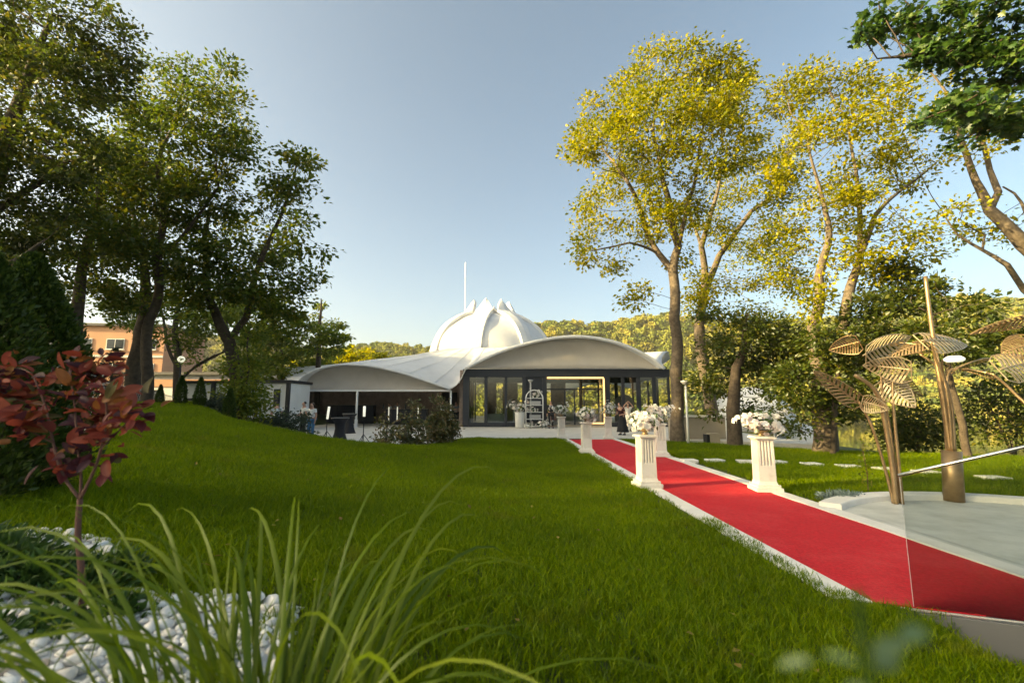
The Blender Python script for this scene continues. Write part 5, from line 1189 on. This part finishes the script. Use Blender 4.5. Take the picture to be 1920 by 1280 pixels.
# ================================================================== PEOPLE
def clothes_mat(name, c): return M.get(name) or pmat(name, c, .85, bump=(60, .2))
pmat('skin', (.48, .27, .19), .55); pmat('hair_dark', (.02, .014, .010), .5); pmat('hair_brown', (.07, .040, .025), .5)
def skin_obj(name, verts, edges, radii, mat, parent, root=0, sub=1):
    me = bpy.data.meshes.new(name); me.from_pydata(verts, edges, []); me.update(); me.materials.append(mat)
    o = bpy.data.objects.new(name, me); COL.objects.link(o); o.parent = parent
    md = o.modifiers.new('skin', 'SKIN'); md.use_smooth_shade = True
    for i, r in enumerate(radii):
        sv = me.skin_vertices[0].data[i]; sv.radius = r if hasattr(r, '__len__') else (r, r); sv.use_root = (i == root)
    s_ = o.modifiers.new('sub', 'SUBSURF'); s_.levels = sub; s_.render_levels = sub; return o
def person(label, loc, face, H, top, bottom, hair, arms, skirt=False, lean=0.0, long_hair=False, sleeve='short', crouch=0.0):
    """arms: per side (elbow, wrist) in body space (x right, y forward, z up), heights as fraction of H"""
    t = thing('person', label, 'person', loc, face); k = H / 1.72
    def P(x, y, z): return (x * k, (y + lean * max(0, z - .95)) * k, (z - crouch * (1 if z > .5 else z / .5) * .5) * k)
    v = [P(0, 0, .98), P(0, .0, 1.12), P(0, -.01, 1.30), P(0, -.01, 1.42), P(0, 0, 1.50), P(0, .02, 1.56), P(0, .02, 1.64), P(0, .015, 1.71)]
    r = [(.15, .11), (.135, .095), (.155, .10), (.10, .075), (.055, .055), (.072, .085), (.078, .095), (.045, .055)]
    e = [(0, 1), (1, 2), (2, 3), (3, 4), (4, 5), (5, 6), (6, 7)]
    nose = len(v); v.append(P(0, .125, 1.60)); r.append(.012); e.append((6, nose))
    shirt_v = [P(0, 0, .93), P(0, 0, 1.10), P(0, -.01, 1.30), P(0, -.01, 1.42)]; shirt_r = [(.175, .135), (.155, .118), (.178, .125), (.12, .095)]; shirt_e = [(0, 1), (1, 2), (2, 3)]
    for sd, (el, wr) in zip((-1, 1), arms):
        b = len(v); v += [P(sd * .17, -.01, 1.40), P(*el), P(*wr)]; r += [.058, .042, .030]; e += [(3, b), (b, b + 1), (b + 1, b + 2)]
        w = np.array(wr); dirv = w - np.array(el); dirv = dirv / (np.linalg.norm(dirv) + 1e-6); palm = w + dirv * .07; pb = len(v); v.append(P(*palm)); r.append((.036, .022)); e.append((b + 2, pb))
        sidev = np.cross(dirv, [0, 1, .2]); sidev /= np.linalg.norm(sidev) + 1e-6
        for f, (o_, ln) in enumerate(((-.028, .06), (-.010, .075), (.010, .07), (.028, .055))):
            i = len(v); v.append(P(*(palm + sidev * o_ + dirv * ln * .6 + np.array([0, .006, 0])))); v.append(P(*(palm + sidev * o_ + dirv * ln + np.array([0, .02, 0])))); r += [.009, .008]; e += [(pb, i), (i, i + 1)]
        i = len(v); v.append(P(*(w + dirv * .045 + sidev * -.04 + np.array([0, .03, 0])))); r.append(.010); e.append((b + 2, i))
        sb = len(shirt_v); shirt_v += [P(sd * .17, -.01, 1.40), P(*(np.array([sd * .17, -.01, 1.40]) * .4 + np.array(el) * .6))]; shirt_r += [.075, .062]; shirt_e += [(3, sb), (sb, sb + 1)]
        if sleeve == 'long': shirt_v += [P(*el), P(*(w * .92 + np.array(el) * .08))]; shirt_r += [.055, .042]; shirt_e += [(sb + 1, sb + 2), (sb + 2, sb + 3)]
    tv = [P(0, 0, .98)]; tr = [(.165, .125)]; te = []
    for sd in (-1, 1):
        b = len(v); kn = (sd * .11, .03 + crouch * .5, .52); v += [P(sd * .10, 0, .90), P(*kn), P(sd * .115, -.02, .10), P(sd * .125, .10, .035)]; r += [.085, .058, .042, (.042, .035)]; e += [(0, b), (b, b + 1), (b + 1, b + 2), (b + 2, b + 3)]
        b = len(tv); tv += [P(sd * .10, 0, .90), P(*kn), P(sd * .115, -.02, .10)]; tr += [.105, .078, .062]; te += [(0, b), (b, b + 1), (b + 1, b + 2)]
        sh = MB(); f = P(sd * .125, .07, .04); sh.box((f[0], f[1], .04 * k), (.09 * k, .27 * k, .075 * k), taper=.8); sh.build('shoe', M['black_paint'], t, bevel=.015)
    skin_obj('body', v, e, [tuple(q * k for q in (x if hasattr(x, '__len__') else (x, x))) for x in r], M['skin'], t)
    skin_obj('shirt' if not skirt else 'bodice', shirt_v, shirt_e, [tuple(q * k for q in (x if hasattr(x, '__len__') else (x, x))) for x in shirt_r], top, t)
    if skirt:
        mb = MB(); mb.lathe([(.15, 1.02), (.18, .92), (.22, .7), (.28, .42), (.33, .16), (.32, .155)], 20, fn=lambda a, z: 1 + .05 * math.sin(7 * a)); o = mb.build('skirt', bottom, t, smooth=True); o.scale = (k, k * .85, k)
    else: skin_obj('trousers', tv, te, [tuple(q * k for q in (x if hasattr(x, '__len__') else (x, x))) for x in tr], bottom, t)
    hv = [P(0, -.02, 1.60), P(0, -.03, 1.66), P(0, 0, 1.735)] + ([P(0, -.06, 1.48), P(0, -.07, 1.36)] if long_hair else []); he = [(0, 1), (1, 2)] + ([(0, 3), (3, 4)] if long_hair else []); hr = [(.078, .075), (.088, .088), (.06, .065)] + ([(.085, .05), (.05, .03)] if long_hair else [])
    skin_obj('hair', hv, he, [(a * k, b_ * k) for a, b_ in hr], hair, t)
    return t
down = [((-.24, -.02, 1.12), (-.25, .05, .88)), ((.24, -.02, 1.12), (.25, .05, .88))]
hip = [((-.24, -.02, 1.12), (-.25, .05, .88)), ((.40, -.06, 1.14), (.19, .06, 1.02))]
fold = [((-.25, .04, 1.14), (.05, .22, 1.18)), ((.25, .04, 1.14), (-.05, .24, 1.15))]
up_ = [((-.30, .10, 1.50), (-.10, .12, 1.72)), ((.30, .10, 1.50), (.10, .12, 1.72))]
work = [((-.25, .04, 1.12), (-.16, .32, 1.08)), ((.25, .04, 1.12), (.16, .32, 1.08))]
wh = clothes_mat('cloth_white', (.78, .78, .77)); gy = clothes_mat('cloth_grey', (.22, .22, .23)); bk = clothes_mat('cloth_black', (.013, .013, .016)); jn = clothes_mat('cloth_blue', (.05, .16, .30)); wine = clothes_mat('cloth_wine', (.045, .010, .016)); ivory = clothes_mat('cloth_ivory', (.76, .70, .62)); pale = clothes_mat('cloth_lightblue', (.62, .68, .74))
def spot(px, Y): return (at(px, 790, Y).x, Y, 0.0)
PI = math.pi
person('person in white T-shirt and blue jeans with one hand on the hip', spot(584, 21.0), PI * .9, 1.66, wh, jn, M['hair_brown'], hip)
person('person in white shirt with black apron left of the hand-on-hip person', spot(569, 22.3), PI * .8, 1.72, wh, bk, M['hair_dark'], work)
person('person in light blue shirt at the dark table below the cabin', (at(517, 790, 22.3).x, 22.3, 0.0), .3, 1.70, pale, bk, M['hair_dark'], work, lean=.25)
person('person in grey shirt standing behind the right-hand bar', spot(744, 37.6), PI, 1.74, gy, bk, M['hair_dark'], work)
person('person in pale shirt bending at the left of the right-hand bar', spot(733, 37.4), PI * .7, 1.66, pale, bk, M['hair_brown'], work, lean=.3)
person('person in white shirt seen side-on near the dark doorway', spot(828, 33.6), -PI / 2 , 1.80, wh, bk, M['hair_brown'], work, sleeve='long')
person('person in grey shirt and black trousers by the right canopy post', spot(855, 34.6), PI * .9, 1.74, gy, bk, M['hair_dark'], fold)
person('person in black suit standing beside the arched rack', spot(1033, YF - 1.6), PI, 1.80, bk, bk, M['hair_brown'], down, sleeve='long')
person('person in wine-dark dress stooping over the far right flowers', spot(1167, 24.2), PI * .75, 1.68, wine, bk, M['hair_dark'], work, skirt=True, lean=.35, long_hair=True)
person('person in ivory dress with both arms raised before the pavilion', spot(1178, 27.5), PI, 1.66, ivory, ivory, M['hair_brown'], up_, skirt=True)

# ================================================================== FOREGROUND BED (left)
# white pebbles: the nearest as single stones, the rest joined
def pebble_mesh(seed):
    g = np.random.default_rng(seed); bm = bmesh.new(); bmesh.ops.create_icosphere(bm, subdivisions=2, radius=1.0); sx, sy, sz = g.uniform(.75, 1.25), g.uniform(.7, 1.0), g.uniform(.5, .75); pl = unit(g.normal(size=(8, 3)))
    for v in bm.verts:
        p = np.array(v.co)
        for q in pl:
            s = p @ q
            if s > .58: p = p - q * (s - .58) * .9
        p = p * (1 + .06 * math.sin(4 * p[0] + seed) * math.sin(5 * p[1] + 2 * seed)); v.co = (p[0] * sx, p[1] * sy, p[2] * sz)
    me = bpy.data.meshes.new('pebble'); bm.to_mesh(me); bm.free(); me.polygons.foreach_set('use_smooth', np.ones(len(me.polygons), bool)); return me
PB = []
for k in range(10): me = pebble_mesh(k); me.materials.append(M['pebble_%d' % (k % 5 if k < 5 else (0, 2, 0, 1, 2)[k - 5])]); PB.append(me)
V4, F4, X4, Y4 = grid(np.arange(-4.0, -.39, .08), np.arange(.2, 3.4, .08), lambda x, y: lawn_z(x, y) + .012); fc4 = V4[F4].mean(1); k4 = bed_mask(fc4[:, 0], fc4[:, 1])
bed = link('gravel_bed', np_mesh('gravel_bed', V4, F4[k4], smooth=True), M['pebble_4']); bed['kind'] = 'structure'
g = np.random.default_rng(77); pts = []; cell = {}
tries = 0
while tries < 42000:
    tries += 1; y = .85 + 2.2 * g.uniform() ** 1.15; x = -.5 - 2.7 * g.uniform()
    if x < -1.22 * y - .15 or not bed_mask(x, y): continue
    s = float(np.clip(g.lognormal(math.log(.029), .38), .012, .055)); ci = (int(x / .12), int(y / .12)); ok = True
    for a in (-1, 0, 1):
        for b in (-1, 0, 1):
            for (qx, qy, qs) in cell.get((ci[0] + a, ci[1] + b), ()):
                if (qx - x) ** 2 + (qy - y) ** 2 < (.66 * (qs + s)) ** 2: ok = False; break
            if not ok: break
        if not ok: break
    if ok: cell.setdefault(ci, []).append((x, y, s)); pts.append((x, y, s))
pts.sort(key=lambda q: q[1] / q[2])
jv = []; jf = []
for i, (x, y, s) in enumerate(pts):
    z = float(lawn_z(x, y)) + .012 + s * .28; rot = (g.uniform(-.3, .3), g.uniform(-.3, .3), g.uniform(0, 6.28))
    me = PB[int(g.integers(10))]
    if i < 300: link('pebble', me, None, bed, (x, y, z), rot, s)
    else:
        mt = Matrix.Translation((x, y, z)) @ (Matrix.Rotation(rot[2], 4, 'Z') @ Matrix.Diagonal((s, s, s, 1))); b = len(jv); jv += [tuple(mt @ v.co) for v in me.vertices]; jf += [tuple(q + b for q in p.vertices) for p in me.polygons]
if jv:
    me = bpy.data.meshes.new('pebbles'); me.from_pydata(jv, [], jf); me.update(); me.polygons.foreach_set('use_smooth', np.ones(len(me.polygons), bool)); o = link('pebbles', me, M['pebble_0'], bed); o['kind'] = 'stuff'

# smoke bush with red leaves
BY_ = 2.05; b0 = at(163, 1118, BY_); zb = float(lawn_z(b0.x, BY_))
sb = thing('smoke_bush', 'young smoke bush with dark red and orange oval leaves', 'shrub', (b0.x, BY_, zb)); O = Vector(sb.location)
def q_(px, py, dy=0.0): return at(px, py, BY_ + dy) - O
mb = MB(); pts_ = [Vector((0, 0, -.03)), q_(152, 1060), q_(146, 1000), q_(150, 935)]; mb.tube(smooth_curve(pts_, 10), list(np.linspace(.013, .010, 10)), 8); mb.build('trunk', M['bark_red'], sb, smooth=True)
twigs = [([(150, 935, 0), (118, 890, .02), (100, 830, .04), (85, 760, .1), (60, 700, .15)], .007), ([(150, 935, 0), (152, 890, 0), (145, 830, -.02), (140, 760, 0), (130, 690, .05)], .006), ([(150, 935, 0), (175, 885, -.02), (190, 840, -.05), (200, 790, -.08), (198, 735, -.1)], .007),
         ([(190, 840, -.05), (230, 800, -.1), (262, 770, -.12)], .004), ([(100, 830, .04), (60, 810, .0), (20, 790, -.05)], .004), ([(85, 760, .1), (40, 750, .12), (-10, 730, .1)], .004), ([(145, 830, -.02), (175, 790, .1), (215, 760, .15)], .004), ([(140, 760, 0), (170, 720, .05), (175, 690, .05)], .003), ([(60, 700, .15), (30, 690, .2), (0, 710, .2)], .003)]
TP = []
for lst, r in twigs:
    c = smooth_curve([q_(*p) for p in lst], 12); mb = MB(); mb.tube(c, list(np.linspace(r, r * .45, 12)), 6); mb.build('branch', M['bark_red'], sb, smooth=True)
    for i in range(4, 12): TP.append((c[i], (c[i] - c[i - 1]).normalized()))
def oval_leaf(seed, cup):
    g_ = np.random.default_rng(seed); V = []; F = []; n = 7
    for i in range(n + 1):
        t = i / n; w_ = .28 * math.sin(math.pi * min(1, t * .96 + .03)) ** .62 * (1 + .04 * math.sin(9 * t + seed)); zz = -cup * t * t * .5
        V += [(-w_, t, zz + cup * .5 * w_), (-w_ * .5, t, zz + cup * .12 * w_), (0, t, zz - .012), (w_ * .5, t, zz + cup * .12 * w_), (w_, t, zz + cup * .5 * w_)]
    for i in range(n):
        for k in range(4): a = 5 * i + k; F.append((a, a + 1, a + 6, a + 5))
    return np_mesh('leaf', V, F, smooth=True)
OL = {}
for k in range(6):
    for j in range(2): me = oval_leaf(k * 2 + j, (.35, .8)[j]); me.materials.append(M['smoke_leaf_%d' % k]); OL[(k, j)] = me
g = np.random.default_rng(5)
for i in range(420):
    p, d = TP[int(g.integers(len(TP)))]; top = p.z > .72
    dirv = Vector(unit(np.array(d) * .5 + g.normal(size=3) * np.array([.8, .8, .45]) + np.array([0, 0, .1 if top else -.35]))); nrm = Vector(unit(g.normal(size=3) * .5 + np.array([.05, -.5, .8]))); xax = dirv.cross(nrm).normalized(); zax = xax.cross(dirv).normalized()
    rot = Matrix((xax, dirv, zax)).transposed().to_euler(); kk = int(g.choice([0, 1, 2, 3, 4, 5], p=[.26, .14, .2, .16, .10, .14] if top else [.10, .22, .42, .08, .08, .10]))
    off = p + dirv * .012 + Vector(g.normal(size=3) * .03)
    link('leaf', OL[(kk, int(g.integers(2)))], None, sb, off, rot, float(g.uniform(.045, .09)))

# tall arching grass clump
og = thing('fountain_grass', 'tall arching fountain grass clump in the left foreground', 'grass clump', (-.62, 1.20, float(lawn_z(-.62, 1.20)) - .02))
g = np.random.default_rng(15); Oz = og.location.z
def blade(base, dirx, diry, length, lean, width, curl, seed):
    n = 13; V = []; F = []; p = Vector(base); th = R(90) - lean; hd = Vector((dirx, diry, 0)).normalized(); side0 = Vector((-hd.y, hd.x, 0)); ph = g.uniform(-.5, .5)
    for i in range(n + 1):
        t = i / n; w_ = width * min(1, .55 + 1.6 * t) * max(.03, 1 - max(0, (t - .45) / .55) ** 1.5)
        d = hd * math.cos(th) + Vector((0, 0, 1)) * math.sin(th); nrm = side0.cross(d).normalized(); tw = ph + .9 * t * ph * 2; sd = side0 * math.cos(tw) + nrm * math.sin(tw)
        V += [p - sd * w_, p + nrm * (-w_ * .35), p + sd * w_]
        p = p + d * (length / n); th -= curl * (.25 + 1.9 * t ** 1.6) / n
    for i in range(n):
        for k in (0, 1): a = 3 * i + k; F.append((a, a + 1, a + 4, a + 3))
    me = np_mesh('blade', [tuple(v) for v in V], F, smooth=True); me.materials.append(M['tall_grass']); return me
for i in range(230):
    a = g.uniform(0, 6.283); r0 = .16 * math.sqrt(g.uniform()); bx, by = r0 * 1.5 * math.cos(a), r0 * math.sin(a)
    fan = min(.12, g.normal(scale=.6) + bx * 3 - .30); ang = math.atan2(by + g.normal(scale=.35) + .10, bx * 2 + fan * .55 - .10)
    long_ = g.uniform() < .72; L = g.uniform(.82, 1.36) if long_ else g.uniform(.4, .7)
    me = blade((bx, by, 0), math.cos(ang), math.sin(ang), L, abs(g.normal(scale=.30)) + .06, g.uniform(.0036, .0078), g.uniform(2.1, 3.7) if long_ else g.uniform(.8, 2.6), i)
    link('blade', me, None, og)
# juniper cover round the bush
def cover(name, label, lobes, n, leaf, mat, seed, cat='plant', group=None, width=.14):
    g_ = np.random.default_rng(seed); Lb = np.array(lobes); c = g_.choice(len(Lb), n, p=(Lb[:, 3] ** 2) / (Lb[:, 3] ** 2).sum()); u = unit(g_.normal(size=(n, 3))); u[:, 2] = np.abs(u[:, 2]); pos = Lb[c, :3] + u * Lb[c, 3:4] * np.array([1, 1, .55]) * g_.uniform(.3, 1.05, (n, 1)); pos[:, 2] += .02 * np.sin(pos[:, 0] * 40) 
    d = unit(u * np.array([1, 1, .5]) + g_.normal(size=(n, 3)) * .5 + np.array([0, 0, .25])); V, F = leaf_quads(pos, d, leaf * g_.uniform(.6, 1.5, n), g_, width=width, up=.3); o0 = Lb[0, :3].copy(); t_ = thing(name, label, cat, tuple(o0), 0, group)
    link('foliage', np_mesh('foliage', V - o0, F, rnd=np.repeat(g_.uniform(size=n), 2)), mat, t_)
    lm_ = MB()
    for l in lobes[:6]: lm_.tube([(0, 0, -.04), tuple(Vector(l[:3]) - Vector(o0) + Vector((0, 0, l[3] * .2)))], [.008, .003], 5)
    lm_.build('stem', M['bark'], t_)
    return t_
def gl(x, y, r): return (x, y, float(lawn_z(x, y)), r)
cover('juniper', 'low spreading juniper among the white pebbles beside the red bush', [gl(-2.55, 2.30, .30), gl(-2.25, 2.25, .24), gl(-2.75, 2.1, .26), gl(-2.05, 2.40, .20), gl(-2.45, 2.0, .20), gl(-1.95, 2.2, .16), gl(-2.9, 2.45, .28)], 9000, .055, M['leaf_juniper'], 41)
cover('weedy_plant', 'small leafy plant at the foot of the red bush', [gl(-1.80, 1.95, .10), gl(-1.70, 2.10, .09), gl(-1.95, 1.85, .09)], 420, .055, M['leaf_juniper'], 42, width=.24)
p = gnd(1578, 932, .05); cover('blue_juniper', 'blue-grey creeping juniper between the kerb and the plaza rim', [(p.x, p.y, 0, .24), (p.x + .22, p.y + .05, 0, .18), (p.x - .2, p.y + .05, 0, .16), (p.x + .38, p.y + .08, 0, .12)], 3800, .06, M['leaf_bluegrey'], 43)
# young sapling on the lakeside lawn
p = gnd(1628, 925); t = thing('sapling', 'thin leggy sapling on the lakeside lawn left of the gold stems', 'plant', (p.x, p.y, 0)); mb = MB(); mb.tube([(0, 0, 0), (.02, 0, .35), (-.02, 0, .75), (.01, 0, 1.0)], [.008, .006, .004, .002], 5); mb.build('stem', M['bark_red'], t)
n = 70; g = np.random.default_rng(8); zz = g.uniform(.12, 1.0, n); ps = np.stack([g.normal(size=n) * .05, g.normal(size=n) * .05, zz], -1); dd = unit(g.normal(size=(n, 3)) + np.array([0, 0, .2])); V, F = leaf_quads(ps, dd, g.uniform(.05, .11, n), g, width=.24); link('foliage', np_mesh('foliage', V, F, rnd=np.repeat(g.uniform(size=n), 2)), M['leaf_lime'], t)
# out-of-focus silvery shoot right in front of the lens
yv = .21; c = at(1600, 1262, yv); t = thing('silver_shoot', 'blurred silvery green shoot close to the lens at lower right', 'plant', (c.x, yv, float(lawn_z(c.x, yv)))); O = Vector(t.location)
mb = MB(); mb.tube(smooth_curve([Vector((0.02, .0, 0)), Vector((.03, 0, .4)), at(1640, 1360, yv) - O, at(1632, 1285, yv) - O], 14), list(np.linspace(.0024, .0010, 14)), 6); mb.build('stem', M['leaf_juniper'], t)
sl = np_mesh('leaf', *[(lambda m_: (np.array([v.co for v in m_.vertices]), np.array([p_.vertices[:] for p_ in m_.polygons])))(OL[(0, 0)])][0], smooth=True); sl.materials.append(M['leaf_silver'])
for (bx, by, tx, ty, sc_) in ((1610, 1245, 1530, 1212, 1), (1640, 1225, 1712, 1188, 1), (1690, 1200, 1752, 1165, 1), (1520, 1240, 1445, 1240, .9), (1640, 1250, 1700, 1225, .8), (1630, 1220, 1600, 1180, .7), (1645, 1300, 1570, 1275, .8)):
    a = at(bx, by, yv) - O; b_ = at(tx, ty, yv + .01) - O; d = (b_ - a); Ln = d.length; d.normalize(); nr = Vector((.1, -.6, .8)); xa_ = d.cross(nr).normalized(); za_ = xa_.cross(d).normalized(); link('leaf', sl, None, t, a, Matrix((xa_, d, za_)).transposed().to_euler(), (Ln * .5, Ln * .85, Ln * .85))

# a few dry leaves lying in the grass
g = np.random.default_rng(91); n = 130; yy = 1.2 + 12 * g.uniform(size=n) ** 1.6; xx = g.uniform(-.75, .9, n) * yy; ok = (xx < curb_x(yy) - .5) & (edge_dist(xx, yy) > .3) & ~bed_mask(xx, yy); xx, yy = xx[ok], yy[ok]; n = len(xx)
ps = np.stack([xx, yy, lawn_z(xx, yy) + .045 + .03 * g.uniform(size=n)], -1); dd = unit(g.normal(size=(n, 3)) * np.array([1, 1, .25])); V, F = leaf_quads(ps, dd, g.uniform(.035, .075, n), g, width=.3, up=1.5)
leafmat('leaf_dry', (.16, .10, .03), (.30, .20, .05), (.38, .30, .06), transl=.3, gloss=.02)
o = link('fallen_leaves', np_mesh('fallen_leaves', V, F, rnd=np.repeat(g.uniform(size=n), 2)), M['leaf_dry']); tag(o, 'scattered small dry leaves lying in the grass of the mounded lawn', 'leaves', kind='stuff')
